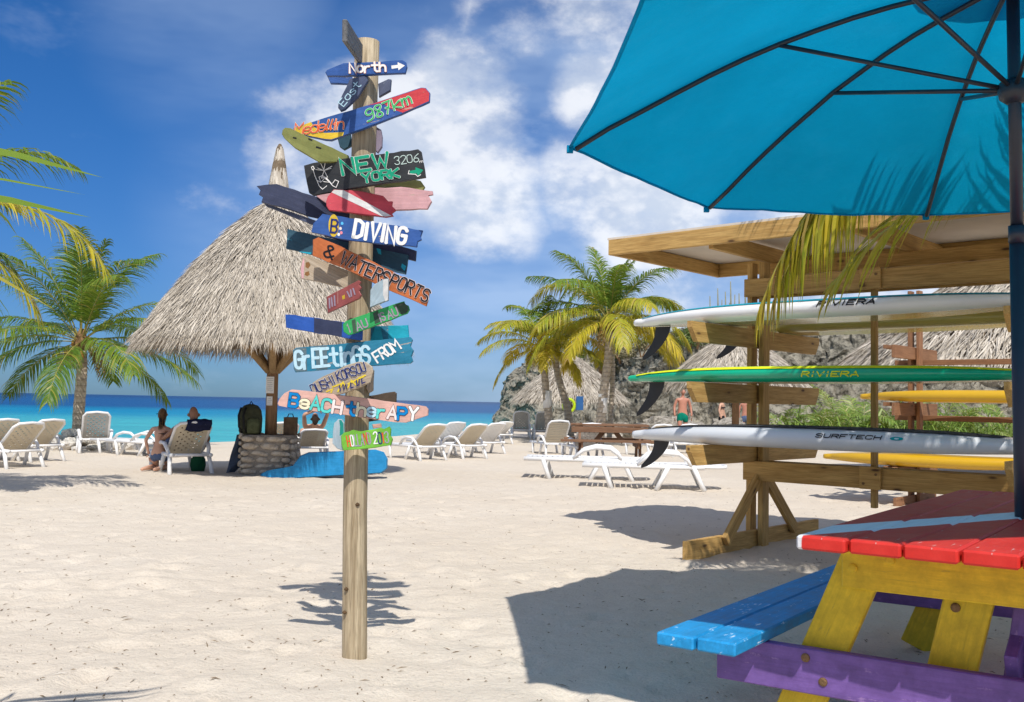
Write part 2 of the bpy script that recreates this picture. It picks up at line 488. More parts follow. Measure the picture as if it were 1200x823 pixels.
MAT['rock'] = m_rock('limestone_cliff', (0.42, 0.38, 0.30), (0.25, 0.23, 0.18), (0.07, 0.065, 0.05))
MAT['stone'] = m_rock('coral_stone', (0.70, 0.61, 0.48), (0.60, 0.50, 0.37), (0.46, 0.37, 0.27), 6.0)
MAT['stone_white'] = m_rock('white_coral_stone', (0.74, 0.70, 0.63), (0.66, 0.61, 0.54), (0.54, 0.49, 0.42), 6.0)
MAT['mortar'] = m_plain('mortar', (0.30, 0.255, 0.20), 0.95, 0.1, 0.25, 14, bump=0.7)
MAT['plastic_white'] = m_plain('white_plastic', (0.80, 0.79, 0.77), 0.42, 0.4, 0.06, 3)
MAT['plastic_tan'] = m_plain('sun_yellowed_plastic', (0.62, 0.54, 0.40), 0.5, 0.35, 0.10, 3)
MAT['plastic_grey'] = m_plain('grey_plastic_sling', (0.42, 0.40, 0.36), 0.6, 0.3, 0.1, 3)
MAT['canopy'] = m_fabric('turquoise_canvas', (0.002, 0.35, 0.61), 0.42)
MAT['pole_blue'] = m_plain('dark_blue_metal', (0.020, 0.024, 0.040), 0.38, 0.5, 0.15, 10)
MAT['rib_metal'] = m_plain('black_metal', (0.02, 0.024, 0.035), 0.4, 0.5, 0.2, 10)
MAT['brass'] = m_plain('rusty_bolt', (0.22, 0.13, 0.06), 0.5, 0.5, 0.35, 60, metal=0.6, bump=0.4)
MAT['fin'] = m_plain('black_fin', (0.018, 0.018, 0.021), 0.45, 0.45, 0.2, 8)
MAT['ink_black'] = m_plain('black_lettering', (0.015, 0.015, 0.02), 0.6, 0.2, 0.1, 30)
MAT['ink_white'] = m_plain('white_lettering', (0.80, 0.78, 0.74), 0.7, 0.2, 0.12, 40)
SAND_SHORE = [(-300, -40), (-40, 10), (-13, 28), (-5, 41), (-1.5, 54), (3, 60), (20, 64), (300, 90)]
# ------------------------------------------------------------------ ground, sea, cliff
def shore_y(x):
    for (x0, y0), (x1, y1) in zip(SAND_SHORE, SAND_SHORE[1:]):
        if x <= x1:
            k = (x - x0) / (x1 - x0); return y0 + (y1 - y0) * k
    return SAND_SHORE[-1][1]
def base_z(x, y):
    d = y - shore_y(x)
    z = 0.0
    if d > -16: z -= 0.32 * min(1.0, (d + 16) / 16.0) ** 1.5
    if d > 0: z -= 0.08 * min(d, 30)
    return z
def fb(x, y, s, seed=0.0):
    return mnoise.noise(Vector((x * s + seed, y * s - seed, seed * 0.7)))
dimples = []
rd = random.Random(3)
for _ in range(1700):
    y = rd.uniform(2.2, 17); x = rd.uniform(-0.62, 0.62) * y
    dimples.append((x, y, rd.uniform(0.05, 0.14), rd.uniform(0.006, 0.022)))
cells = {}
for dm in dimples:
    cells.setdefault((int(math.floor(dm[0])), int(math.floor(dm[1]))), []).append(dm)
def sand_z(x, y):
    z = base_z(x, y)
    if -14 < x < 14 and 0 < y < 30:
        z += 0.022 * fb(x, y, 0.9, 2.0) + 0.015 * fb(x, y, 2.6, 5.0) + 0.010 * fb(x, y, 6.0, 9.0)
        ci, cj = int(math.floor(x)), int(math.floor(y))
        for i in (-1, 0, 1):
            for j in (-1, 0, 1):
                for (dx, dy, r, h) in cells.get((ci + i, cj + j), ()):
                    q = ((x - dx) ** 2 + (y - dy) ** 2) / (r * r)
                    if q < 4: z += h * (math.exp(-((math.sqrt(q) - 1.2) ** 2) * 5) * 0.5 - math.exp(-q * 1.8))
    elif y < 60:
        z += 0.03 * fb(x, y, 0.35, 2.0)
    return z
def axis(parts):
    out = []
    for a, b, n in parts: out += list(np.linspace(a, b, n, endpoint=False))
    return out + [parts[-1][1]]
xs = axis([(-400, -60, 8), (-60, -14, 14), (-14, -7, 24), (-7, 7, 260), (7, 14, 24), (14, 60, 14), (60, 400, 8)])
ys = axis([(-200, -10, 6), (-10, 1.5, 12), (1.5, 7.0, 130), (7.0, 13, 90), (13, 24, 70), (24, 60, 50), (60, 160, 14)])
v = []; f = []
for y in ys:
    for x in xs: v.append((x, y, sand_z(x, y)))
nx = len(xs)
for j in range(len(ys) - 1):
    for i in range(nx - 1):
        a = j * nx + i
        f.append((a, a + 1, a + nx + 1, a + nx))
tag(add('sand_beach', mesh('sand_beach', v, f), MAT['sand'], smooth=True), kind='structure')
WATER_Z = -0.33
tag(add('sea', mesh('sea', [(-9000, -400, WATER_Z), (9000, -400, WATER_Z), (9000, 12000, WATER_Z), (-9000, 12000, WATER_Z)], [(0, 1, 2, 3)]), MAT['sea']), kind='structure')

# scattered litter: leaf scraps, twigs and shell bits
mb = MB(); rl = random.Random(11)
for _ in range(2800):
    y = 2.2 + 13 * rl.random() ** 1.6; x = rl.uniform(-0.60, 0.60) * y
    z = sand_z(x, y) + 0.002
    a = rl.uniform(0, math.pi); L = rl.choice((0.004, 0.005, 0.006, 0.008, 0.009, 0.012, 0.016, 0.03)) * rl.uniform(0.7, 1.3); wd = min(L * 0.5, 0.0045) * rl.uniform(0.5, 1)
    t_ = Vector((math.cos(a), math.sin(a), rl.uniform(-.1, .25))); s_ = Vector((-math.sin(a), math.cos(a), rl.uniform(-.3, .3)))
    c_ = Vector((x, y, z)); n = len(mb.v)
    mb.v += [c_ - t_ * L, c_ - s_ * wd + Vector((0, 0, .0015)), c_ + t_ * L, c_ + s_ * wd + Vector((0, 0, .0015)), c_ + Vector((0, 0, 0.005))]
    mb.f += [[n, n + 1, n + 4], [n + 1, n + 2, n + 4], [n + 2, n + 3, n + 4], [n + 3, n, n + 4]]
MAT['litter'] = m_leaf('sand_litter', (0.11, 0.07, 0.04), (0.34, 0.25, 0.16), (0.6, 0.55, 0.48), 0.05, 0.9)
tag(mb.build('sand_litter', MAT['litter']), 'small dry leaf scraps and shell bits strewn over the sand', 'litter', kind='stuff')

# the limestone headland: a rough wall swept along a line, with a hilly back
path = [(-1.2, 63, 0.6), (-0.9, 62, 2.6), (1.0, 60.5, 3.3), (3.5, 58, 3.4), (5.5, 55, 3.6), (8, 51, 4.3), (12, 47.5, 4.6), (17, 45.5, 4.8), (23, 44.5, 5.2), (32, 44, 5.5), (48, 44, 6.0)]
def path_at(u):
    k = u * (len(path) - 1); i = min(int(k), len(path) - 2); q = k - i
    a, b = path[i], path[i + 1]
    return tuple(a[j] + (b[j] - a[j]) * q for j in range(3))
v = []; f = []; NU, NV = 260, 56
for i in range(NU + 1):
    u = i / NU; x, y, h = path_at(u)
    for j in range(NV + 1):
        k = j / NV
        if k < 0.6:
            q = k / 0.6; z = -0.8 + (h + 0.8) * q; back = 0.35 * h * q ** 1.6 + 0.6 * q
        else:
            q = (k - 0.6) / 0.4; z = h + 1.4 * math.sin(q * 1.6) ; back = 0.35 * h + 0.6 + 14 * q
        p = Vector((x + back * 0.25, y + back, z))
        nn = mnoise.noise_vector(p * 0.42) * 0.75 + mnoise.noise_vector(p * 1.1) * 0.42 + mnoise.noise_vector(p * 2.7) * 0.32 + mnoise.noise_vector(p * 6) * 0.14
        rid = abs(mnoise.noise(p * 0.8)) * 0.9
        p = p + nn * min(1.0, 0.3 + q if k < .6 else 1.0) + Vector((0, rid, 0))
        v.append(p)
for i in range(NU):
    for j in range(NV):
        a = i * (NV + 1) + j
        f.append((a, a + NV + 1, a + NV + 2, a + 1))
tag(add('cliff', mesh('cliff', v, f), MAT['rock']), kind='structure')

# ------------------------------------------------------------------ vegetation builders
def frond(parent, base, az, elev, L, droop, mat, seed=0, nl=34, leaf=None, wid=0.016, hang=0.6, lw=0.016, name='frond', vshape=0.35, tip=0.4):
    """one pinnate palm leaf: bending stalk with two rows of drooping leaflets"""
    rr = random.Random(seed)
    leaf = leaf or L * 0.30
    d = Vector((math.cos(az) * math.cos(elev), math.sin(az) * math.cos(elev), math.sin(elev)))
    side = Vector((-math.sin(az), math.cos(az), 0))
    N = 16; pts = [Vector(base)]; dirs = [d.copy()]
    for i in range(N):
        k = i / N
        d = d + Vector((0, 0, -1)) * droop * (0.35 + 1.5 * k) / N
        d.normalize(); pts.append(pts[-1] + d * (L / N)); dirs.append(d.copy())
    mb = MB()
    for i in range(nl):
        k = 0.16 + 0.84 * (i + rr.uniform(-.3, .3)) / (nl - 1)
        k = min(max(k, 0.12), 1.0)
        q = k * N; j = min(int(q), N - 1); fr = q - j
        p = pts[j].lerp(pts[j + 1], fr); t = dirs[min(j + 1, N)]
        up = side.cross(t) * -1
        if up.z < 0: up = -up
        env = (math.sin(min(1, k * 1.15 + 0.1) * math.pi * 0.62) ** 0.8) * (1.0 - max(0, k - 0.72) * (1 - tip) / 0.28)
        for sgn in (-1, 1):
            ll = leaf * env * rr.uniform(0.82, 1.12)
            if rr.random() < 0.05: ll *= 0.5
            dl = (side * sgn * 0.85 + t * (0.50 + 0.5 * k) + up * (vshape - 0.3 * k) + Vector((rr.uniform(-.12, .12), rr.uniform(-.12, .12), rr.uniform(-.1, .1)))).normalized()
            lp = [p]; dd = dl.copy()
            for s in range(4):
                dd = (dd + Vector((0, 0, -1)) * hang * rr.uniform(0.75, 1.25) * (0.25 + 0.35 * s) * 0.6).normalized()
                lp.append(lp[-1] + dd * ll / 4)
            sd = dl.cross(up).normalized()
            tw = up * rr.uniform(-.5, .5); sd = (sd + tw).normalized()
            w0 = lw * rr.uniform(0.8, 1.2)
            mb.strip(lp, [w0 * 0.55, w0, w0 * 0.85, w0 * 0.5], sd)
    o = mb.build(name, mat, parent)
    rb = MB().tube(pts, [max(0.004, wid * (1 - 0.85 * i / N)) for i in range(N + 1)], 6)
    rb.build('stalk', MAT['rachis'], o, True)
    return o
def trunk(parent, pts, radii, mat=None):
    pts = [Vector(p) for p in pts]; fine = []; fr = []
    n = 26
    for i in range(n + 1):
        q = i / n * (len(pts) - 1); j = min(int(q), len(pts) - 2); t = q - j
        p0, p1, p2, p3 = pts[max(j - 1, 0)], pts[j], pts[j + 1], pts[min(j + 2, len(pts) - 1)]
        c = 0.5 * (2 * p1 + (p2 - p0) * t + (2 * p0 - 5 * p1 + 4 * p2 - p3) * t * t + (3 * p1 - p0 - 3 * p2 + p3) * t ** 3)
        fine.append(c); r = radii[j] + (radii[j + 1] - radii[j]) * t
        fr.append(r * (1 + 0.07 * (i % 2)))
    return MB().tube(fine, fr, 14).build('trunk', mat or MAT['trunk'], parent, True)
def palm(label, tr, radii, fronds, group=None, coco=0, dry=8, seed=1, mats=None, Lr=(1.9, 2.5), droopr=(0.9, 1.7), nl=34, lw=0.016, cat='palm tree', elevr=(-0.25, 1.25), extra=None, fan=None, hang=0.6):
    """trunk points, then `fronds` leaves spread round the crown"""
    tr = [Vector(p) for p in tr]
    root = empty('palm_tree', tr[0], 0, label, cat, group)
    inv = Vector(tr[0])
    trunk(root, [p - inv for p in tr], radii)
    top = tr[-1] - inv; rr = random.Random(seed); r = radii[-1]
    MB().lathe([(r * 0.9, -0.32), (r * 1.35, -0.12), (r * 1.55, 0.02), (r * 1.1, 0.16), (r * 0.4, 0.34)], 12, top).build('crown_shaft', MAT['fibre'], root, True)
    mats = mats or ['frond_green']
    for i in range(fronds):
        k = i / max(1, fronds - 1)
        az = i * 2.39996 + rr.uniform(-.25, .25)
        el = elevr[1] + (elevr[0] - elevr[1]) * k ** 0.9 + rr.uniform(-.12, .12)
        L = rr.uniform(*Lr) * (0.8 + 0.2 * math.sin(k * 3.1))
        m = mats[min(int(k * len(mats) + rr.uniform(-.35, .35)), len(mats) - 1)] if k > 0.1 else mats[0]
        frond(root, top + Vector((math.cos(az), math.sin(az), 0)) * r * 0.5 + Vector((0, 0, 0.12 * (1 - k))), az, el, L, rr.uniform(*droopr), MAT[m], seed * 100 + i, nl=nl, lw=lw, hang=hang * rr.uniform(.7, 1.3))
    for i in range(dry):
        az = i * 2.1 + rr.uniform(-.5, .5)
        frond(root, top + Vector((math.cos(az) * r, math.sin(az) * r, -0.1)), az, rr.uniform(-0.5, 0.1), rr.uniform(0.4, 0.95), 2.4, MAT['frond_dry'], seed * 77 + i, nl=9, leaf=0.25, lw=lw * 0.8, name='dead_frond')
    for i in range(coco):
        az = rr.uniform(0, 6.28); rad = r * rr.uniform(1.3, 2.3)
        c = top + Vector((math.cos(az) * rad, math.sin(az) * rad, rr.uniform(-0.30, 0.05)))
        MB().lathe([(0.02, -0.13), (0.075, -0.09), (0.10, -0.01), (0.085, 0.07), (0.03, 0.13)], 10, c).build('coconut', MAT['coconut'], root, True)
    if extra: extra(root, top)
    return root
def thatch_cone(parent, prof, count, L, wd, seed=0, center=(0, 0, 0), name='thatch', mat='thatch', squash=(1, 1), fringe=True):
    """prof: (radius, height) from the eave up; thousands of separate dry leaf strips laid in courses"""
    rr = random.Random(seed); c = Vector(center); mb = MB()
    segs = []; tot = 0
    for (r0, z0), (r1, z1) in zip(prof, prof[1:]):
        ln = math.hypot(r1 - r0, z1 - z0); area = ln * (r0 + r1) / 2
        segs.append((r0, z0, r1, z1, area)); tot += area
    for _ in range(count):
        q = rr.random() * tot
        for r0, z0, r1, z1, ar in segs:
            if q <= ar: break
            q -= ar
        k = rr.random(); r = r0 + (r1 - r0) * k; z = z0 + (z1 - z0) * k
        an = rr.uniform(0, 2 * math.pi); ca, sa = math.cos(an), math.sin(an)
        dn = Vector(((r0 - r1) * ca, (r0 - r1) * sa, z0 - z1)).normalized()
        tang = Vector((-sa, ca, 0)); out = tang.cross(dn)
        if out.dot(Vector((ca, sa, 0.3))) < 0: out = -out
        ll = L * rr.uniform(0.6, 1.3)
        p0 = Vector((r * ca, r * sa, z)) + out * rr.uniform(0.0, 0.035)
        d = (dn + tang * rr.gauss(0, 0.22) + out * rr.uniform(0.0, 0.16)).normalized()
        p1 = p0 + d * ll * 0.5; p2 = p0 + d * ll + out * rr.uniform(-0.02, 0.04) + Vector((0, 0, -0.02))
        s = (tang + out * rr.uniform(-.7, .7)).normalized()
        ww = wd * rr.uniform(0.6, 1.4)
        mb.strip([p0, p1, p2], [ww, ww * 0.8], s)
    for p in range(len(mb.v)):
        q = mb.v[p]; mb.v[p] = Vector((q.x * squash[0], q.y * squash[1], q.z)) + c
    o = mb.build(name, MAT[mat], parent); o['kind'] = 'stuff'
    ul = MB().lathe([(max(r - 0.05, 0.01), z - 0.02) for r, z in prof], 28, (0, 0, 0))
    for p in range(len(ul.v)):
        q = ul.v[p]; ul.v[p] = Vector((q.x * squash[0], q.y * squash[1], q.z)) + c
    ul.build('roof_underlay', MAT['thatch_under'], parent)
    return o
# ------------------------------------------------------------------ brush lettering
GLYPH = {
 'A': '00 26 40|12 32', 'B': '00 06 36 45 44 33 03|33 42 41 30 00', 'C': '~45 36 16 05 01 10 30 41', 'D': '00 06 26 45 41 20 00',
 'E': '40 00 06 46|03 33', 'F': '00 06 46|03 33', 'G': '~45 36 16 05 01 10 30 41 43|43 23', 'H': '00 06|40 46|03 43', 'I': '20 26',
 'K': '00 06|46 03 40', 'L': '06 00 40', 'M': '00 06 23 46 40', 'N': '00 06 40 46', 'O': '~26 16 05 01 10 30 41 45 36 26',
 'P': '00 06 36 45 44 33 03', 'R': '00 06 36 45 44 33 03|23 40', 'S': '~45 36 16 05 04 13 33 42 41 30 10 01', 'T': '06 46|26 20',
 'U': '~06 01 10 30 41 46', 'V': '06 20 46', 'W': '06 10 24 30 46', 'X': '00 46|06 40', 'Y': '06 23 46|23 20',
 'a': '~44 14 03 01 10 30 42|44 40', 'e': '~02 42 43 34 14 03 01 10 30 41', 'h': '06 00|~02 14 34 43 40', 'l': '~01 36 26 10 31', 'n': '04 00|~02 14 34 43 40',
 'd': '46 40|~43 34 14 03 01 10 30 41', 'r': '04 00|~02 14 34', 't': '26 21 30 40|04 44', 'k': '06 00|44 02 40', 'm': '04 00|~02 14 23 20|~23 34 43 40',
 'o': '~24 14 03 01 10 30 41 43 34 24', 's': '~43 34 14 03 32 41 30 10 01', 'i': '24 20|25 26', 'u': '~04 01 10 30 41|44 40',
 '0': '~26 16 05 01 10 30 41 45 36 26', '1': '15 26 20', '2': '~05 16 36 45 44 00|00 40', '3': '~05 16 36 45 33 23|~23 33 41 30 10 01',
 '6': '~46 14 01 10 30 41 42 33 13 02', '7': '06 46 10|13 33', '8': '~23 05 16 36 45 23 01 10 30 41 23', '9': '~44 33 13 04 05 16 36 45 44 41 20 00', '4': '30 36 02 42', '5': '46 06 03 33 42 41 30 00',
 '&': '~40 05 16 26 35 02 01 10 20 42', '.': '10 11', '>': '03 43|25 43 21', ' ': '',
}
def strokes(ch):
    out = []
    for s in GLYPH[ch].split('|'):
        if not s: continue
        sm = s.startswith('~'); s = s.lstrip('~')
        pts = [(int(a[0]) / 4.0, int(a[1]) / 6.0) for a in s.split()]
        if sm:
            for _ in range(2):
                q = [pts[0]]
                for a, b in zip(pts, pts[1:]):
                    q += [(a[0] * .75 + b[0] * .25, a[1] * .75 + b[1] * .25), (a[0] * .25 + b[0] * .75, a[1] * .25 + b[1] * .75)]
                pts = q + [pts[-1]]
        out.append(pts)
    return out
def ribbon2d(pts, hw):
    """outline of a brush stroke: list of polygons (strips) in 2D"""
    P2 = [Vector(p) for p in pts]
    out = [P2[0]]
    for p in P2[1:]:
        if (p - out[-1]).length > 1e-4: out.append(p)
    P2 = out
    if len(P2) == 1: P2.append(P2[0] + Vector((0.01, 0)))
    L, Rr = [], []
    for i, p in enumerate(P2):
        a = (p - P2[i - 1]).normalized() if i else None
        b = (P2[i + 1] - p).normalized() if i < len(P2) - 1 else None
        if a is None: a = b
        if b is None: b = a
        t = a + b
        if t.length < 0.3: t = b
        t.normalize(); n = Vector((-t.y, t.x))
        k = hw / max(0.55, abs(n.dot(Vector((-a.y, a.x)))))
        e = Vector((0, 0))
        if i == 0: e = -t * hw * 0.55
        if i == len(P2) - 1: e = t * hw * 0.55
        L.append(p + n * k + e); Rr.append(p - n * k + e)
    # round ends
    a0 = P2[0] - (P2[1] - P2[0]).normalized() * hw
    a1 = P2[-1] + (P2[-1] - P2[-2]).normalized() * hw
    return L, Rr, a0, a1
class Letters:
    """brush text laid on any surface: fn(a, b, lift) maps text-plane units to a 3D point"""
    def __init__(s): s.mb = MB(); s.k = 0
    def stroke(s, pts, hw, fn, lift):
        L, Rr, a0, a1 = ribbon2d(pts, hw)
        s.k += 1; lf = lift + (s.k % 9) * 0.00025
        n = len(s.mb.v); m = len(L)
        for a, b in zip(L, Rr): s.mb.v += [fn(a.x, a.y, lf), fn(b.x, b.y, lf)]
        s.mb.v += [fn(a0.x, a0.y, lf), fn(a1.x, a1.y, lf)]
        for i in range(m - 1): s.mb.f.append([n + 2 * i, n + 2 * i + 1, n + 2 * i + 3, n + 2 * i + 2])
        s.mb.f.append([n, n + 2 * m, n + 1]); s.mb.f.append([n + 2 * m - 2, n + 2 * m - 1, n + 2 * m + 1])
    def text(s, txt, A, B, h, hw, fn, lift=0.0012, gap=0.28, jit=0.04, seed=1, slant=0.0, sub=None, pick=None, narrow=None, dx=0, dy=0):
        """baseline from A to B (image-plane px, y down), capital height h"""
        rr = random.Random(seed)
        A, B = Vector(A), Vector(B); d = (B - A); tot = d.length; d.normalize(); up = Vector((d.y, -d.x))
        wds = [(0.45 if c in 'Iil.1' else (1.25 if c in 'MWm' else 1.0)) for c in txt]
        unit = tot / (sum(wds) + gap * (len(txt) - 1)); x = 0
        for i, c in enumerate(txt):
            wd = wds[i] * unit
            jy, js, jr = rr.uniform(-jit, jit) * h, 1 + rr.uniform(-jit, jit), rr.uniform(-jit, jit)
            if pick is None or i in pick:
                for st in strokes(c):
                    q = []
                    for (a, b) in st:
                        if c in 'Iil.1': a = (a - 0.5) + 0.5
                        lx = x + a * wd + slant * b * h + jr * b * h; ly = b * h * js + jy
                        p = A + d * lx + up * ly + Vector((dx, dy)); q.append((p.x, p.y))
                    s.stroke(q, hw, fn, lift)
            x += wd + gap * unit
    def build(s, name, mat, parent): 
        if s.mb.v: return s.mb.build(name, mat, parent)

# ------------------------------------------------------------------ the direction post
PD = 4.65                                     # metres ahead
post_base = G(415.5, 766)
sign = empty('sign_post', post_base, 0, 'tall wooden post covered in hand-painted direction boards in the sand', 'signpost')
INV = Matrix.Translation(-Vector(post_base))
pp = [P(*q, PD) for q in ((415, 800), (415.5, 766), (416, 600), (420, 400), (424, 250), (428, 120), (430.5, 49))]
MB().tube([p - Vector(post_base) for p in pp], [.058, .0585, .0565, .057, .0575, .0585, .0585], 28).build('post', MAT['post_wood'], sign, True)
for y_, x_ in ((715, 406), (688, 408), (590, 421)):
    c = P(x_, y_, PD) - Vector(post_base); c.y -= 0.054
    MB().lathe([(0.002, -.008), (.010, -.004), (.011, 0), (.008, .005), (.002, .009)], 8, c).build('knot', m_plain('dark_knot', (0.10, 0.06, 0.03), .8, .2, .3, 30) if y_ == 715 else bpy.data.materials['dark_knot'], sign, True)

class Board:
    def __init__(s, poly, mat, d=4.545, k=0.0, th=0.024, seed=0, rough=0.6, label=None, name='direction_board', rot=None, chamfer=0.8):
        rr = random.Random(seed + 100)
        s.cx = sum(p[0] for p in poly) / len(poly); s.cy = sum(p[1] for p in poly) / len(poly)
        s.d, s.k = d, k
        pts = []
        for a, b in zip(poly, poly[1:] + poly[:1]):
            a, b = Vector(a), Vector(b); n = max(1, int((b - a).length / 9))
            nrm = Vector((-(b - a).y, (b - a).x)).normalized() if (b - a).length else Vector((0, 0))
            for i in range(n):
                p = a.lerp(b, i / n)
                if i: p = p + nrm * rr.uniform(-rough, rough)
                pts.append(p)
        n = len(pts); c = Vector((s.cx, s.cy))
        ins = [p + (c - p).normalized() * chamfer for p in pts]
        V = [s.at(p.x, p.y, 0) for p in ins] + [s.at(p.x, p.y, -0.004) for p in pts] + [s.at(p.x, p.y, -th) for p in pts]
        # local frame: X along the board
        far = max(((Vector(a), Vector(b)) for a in poly for b in poly), key=lambda ab: (ab[0] - ab[1]).length)
        a, b = (far if far[0].x < far[1].x else far[::-1])
        mid = s.at(s.cx, s.cy, 0); M = frame_of(s.at(a.x, a.y, 0), s.at(b.x, b.y, 0)); M.translation = mid
        s.M = M; s.Mi = M.inverted()
        V = [s.Mi @ v for v in V]
        F = [list(range(n))[::-1], list(range(2 * n, 3 * n))]
        for i in range(n):
            j = (i + 1) % n
            F.append([i, j, n + j, n + i]); F.append([n + i, n + j, 2 * n + j, 2 * n + i])
        me = mesh(name, V, F)
        bm = bmesh.new(); bm.from_mesh(me); bmesh.ops.recalc_face_normals(bm, faces=bm.faces); bm.to_mesh(me); bm.free()
        s.o = add(name, me, mat, sign, INV @ M)
        if label: s.o['label'] = label
    def at(s, px, py, lift):
        r = ray(px, py); xc = ray(s.cx, s.cy).x * s.d
        return Vector((0, 0, CAM_H)) + r * ((s.d - s.k * xc) / (1 - s.k * r.x)) + Vector((0, -lift, 0))
    def fn(s, px, py, lift): return s.Mi @ s.at(px, py, lift)
    def patch(s, polys, mat, name='painted_patch', lift=0.0007):
        for poly in polys:
            mb = MB(); mb.v = [s.fn(x, y, lift) for x, y in poly]; mb.f.append(list(range(len(poly))))
            mb.build(name, mat, s.o)
    def text(s, txt, A, B, h, hw, mat, outline=None, ow=0.7, name='lettering', lift=0.0014, **kw):
        hw *= 0.74; ow *= 0.85
        if outline:
            l0 = Letters(); l0.text(txt, A, B, h, hw + ow, s.fn, lift, **kw); l0.build('lettering_outline', outline, s.o); lift += 0.0026
        l1 = Letters(); l1.text(txt, A, B, h, hw, s.fn, lift, **kw); return l1.build(name, mat, s.o)
    def lines(s, polylines, hw, mat, name='drawing', lift=0.0014):
        l1 = Letters()
        for q in polylines: l1.stroke(q, hw, s.fn, lift)
        return l1.build(name, mat, s.o)

def pm(name, c, wear=0.35, **kw):
    if name not in MAT: MAT[name] = m_paint(name, c, wear, **kw)
    return MAT[name]
blue = pm('royal_blue_paint', (0.022, 0.10, 0.36)); navy = pm('navy_paint', (0.022, 0.032, 0.085), .25)
black = pm('blackboard_paint', (0.022, 0.024, 0.026), .3, under=(.12, .12, .12)); red = pm('red_paint', (0.62, 0.035, 0.045), .3)
pinkred = pm('dive_flag_red', (0.66, 0.06, 0.085), .25); pink = pm('faded_pink_paint', (0.72, 0.40, 0.42), .45)
olive = pm('olive_green_paint', (0.27, 0.28, 0.075), .35); teal = pm('dark_teal_paint', (0.012, 0.075, 0.12), .35, under=(.03, .25, .3))
orange = pm('orange_paint', (0.60, 0.16, 0.04), .4, under=(.5, .3, .2)); brick = pm('brick_red_paint', (0.38, 0.085, 0.075), .35)
ice = pm('pale_blue_paint', (0.42, 0.53, 0.58), .4, under=(.7, .72, .7)); green = pm('bright_green_paint', (0.03, 0.44, 0.11), .25)
cobalt = pm('cobalt_paint', (0.01, 0.09, 0.42), .2); cyan = pm('cyan_paint', (0.0, 0.44, 0.60), .2)
sea_blue = pm('sea_blue_paint', (0.012, 0.21, 0.34), .35); lime = pm('lime_paint', (0.18, 0.50, 0.035), .35)
salmon = pm('salmon_paint', (0.76, 0.44, 0.36), .35); dkbrown = pm('dark_brown_board', (0.10, 0.065, 0.04), .3)
slate = pm('slate_blue_paint', (0.075, 0.095, 0.17), .5, under=(.25, .27, .32)); lilac = pm('lilac_grey_paint', (0.30, 0.24, 0.32), .5)
yellow = pm('yellow_paint', (0.78, 0.52, 0.02), .2); white_p = pm('white_paint', (0.78, 0.76, 0.72), .25)
shade_teal = pm('shaded_sea_blue', (0.10, 0.17, 0.20), .4); dk_green = pm('dark_green_paint', (0.035, 0.085, 0.045), .4)
i_white, i_black = MAT['ink_white'], MAT['ink_black']
def ink(name, c):
    if name not in MAT: MAT[name] = m_plain(name, c, .65, .2, .15, 40)
    return MAT[name]
i_green = ink('green_ink', (0.01, 0.30, 0.17)); i_red = ink('red_orange_ink', (0.72, 0.10, 0.03)); i_yel = ink('yellow_ink', (0.80, 0.60, 0.05))
i_pale = ink('pale_blue_ink', (0.46, 0.66, 0.74)); i_grey = ink('grey_ink', (0.34, 0.36, 0.38)); i_blue = ink('blue_ink', (0.0, 0.20, 0.50)); i_mint = ink('mint_ink', (0.10, 0.56, 0.50))
i_cream = ink('cream_ink', (0.78, 0.72, 0.50)); i_navy = ink('navy_ink', (0.02, 0.03, 0.14)); i_mauve = ink('mauve_ink', (0.34, 0.27, 0.34)); i_pinkw = ink('pinkish_white_ink', (0.80, 0.66, 0.62))
i_lgreen = ink('grass_green_ink', (0.03, 0.45, 0.12))

# boards on the back of the post first, then the front ones, top to bottom
Board([(384, 90.5), (412, 88.5), (416, 99), (387, 97.5)], blue, 4.70, 0, seed=1, rough=.2, label='short blue board end behind the north arrow')
Board([(443, 98), (455, 92.5), (458.5, 93), (457.5, 106), (444, 113.5)], slate, 4.69, 0, seed=2, rough=.2, label='short slate blue board pointing away on the right')
Board([(394, 157), (410, 152), (413, 170), (403, 175.5), (398, 172)], teal, 4.69, 0, seed=3, rough=.2, label='short dark teal board below the tricolour board')
Board([(440, 148), (446.5, 152), (448, 160), (447.5, 172), (442.5, 179), (439, 176)], lilac, 4.69, 0, seed=4, rough=.3, label='small rounded lilac grey board on the right')
Board([(430, 205), (480, 209), (493, 212), (498, 219), (495, 224), (440, 226)], olive, 4.74, 0, seed=6, label='olive board end behind the black board')
Board([(368, 228), (386, 222), (470, 219), (507, 224), (507.5, 228), (502, 229), (506, 236), (501, 245), (452, 246.5), (385, 240)], pink, 4.715, 0, seed=7, label='faded pink board with broken right end')
Board([(300.5, 218), (324, 215.5), (345, 222), (402, 242), (432, 252), (432, 268), (380, 259), (340, 246), (306, 237), (308, 231), (303, 228), (305, 223)], navy, 4.7, 0.25, seed=8, label='long navy board with splintered left end')
Board([(380, 262), (488, 294), (487, 306), (470, 302), (380, 277)], navy, 4.745, 0, seed=9, label='dark navy board end behind the lower right')
Board([(308, 237), (380, 262), (378, 268), (312, 242)], slate, 4.725, 0, seed=10, rough=.3, label='thin dark strip standing in for the shadow under the navy board')  # dark strip modelled in place of the shadow below the navy board
bt = Board([(336.5, 268), (366, 275), (478.5, 299), (475.5, 321.5), (434, 311), (365, 298.5), (335, 291.5)], teal, 4.72, 0.0, seed=11, label='dark teal board with turquoise streaks behind the orange one')
bt.patch([[(441, 291), (446, 292), (447, 299), (443, 297)], [(471, 309), (476, 312), (474, 318), (470, 313)], [(352, 295), (365, 296), (364, 298.3), (350, 295.3)]], cyan)
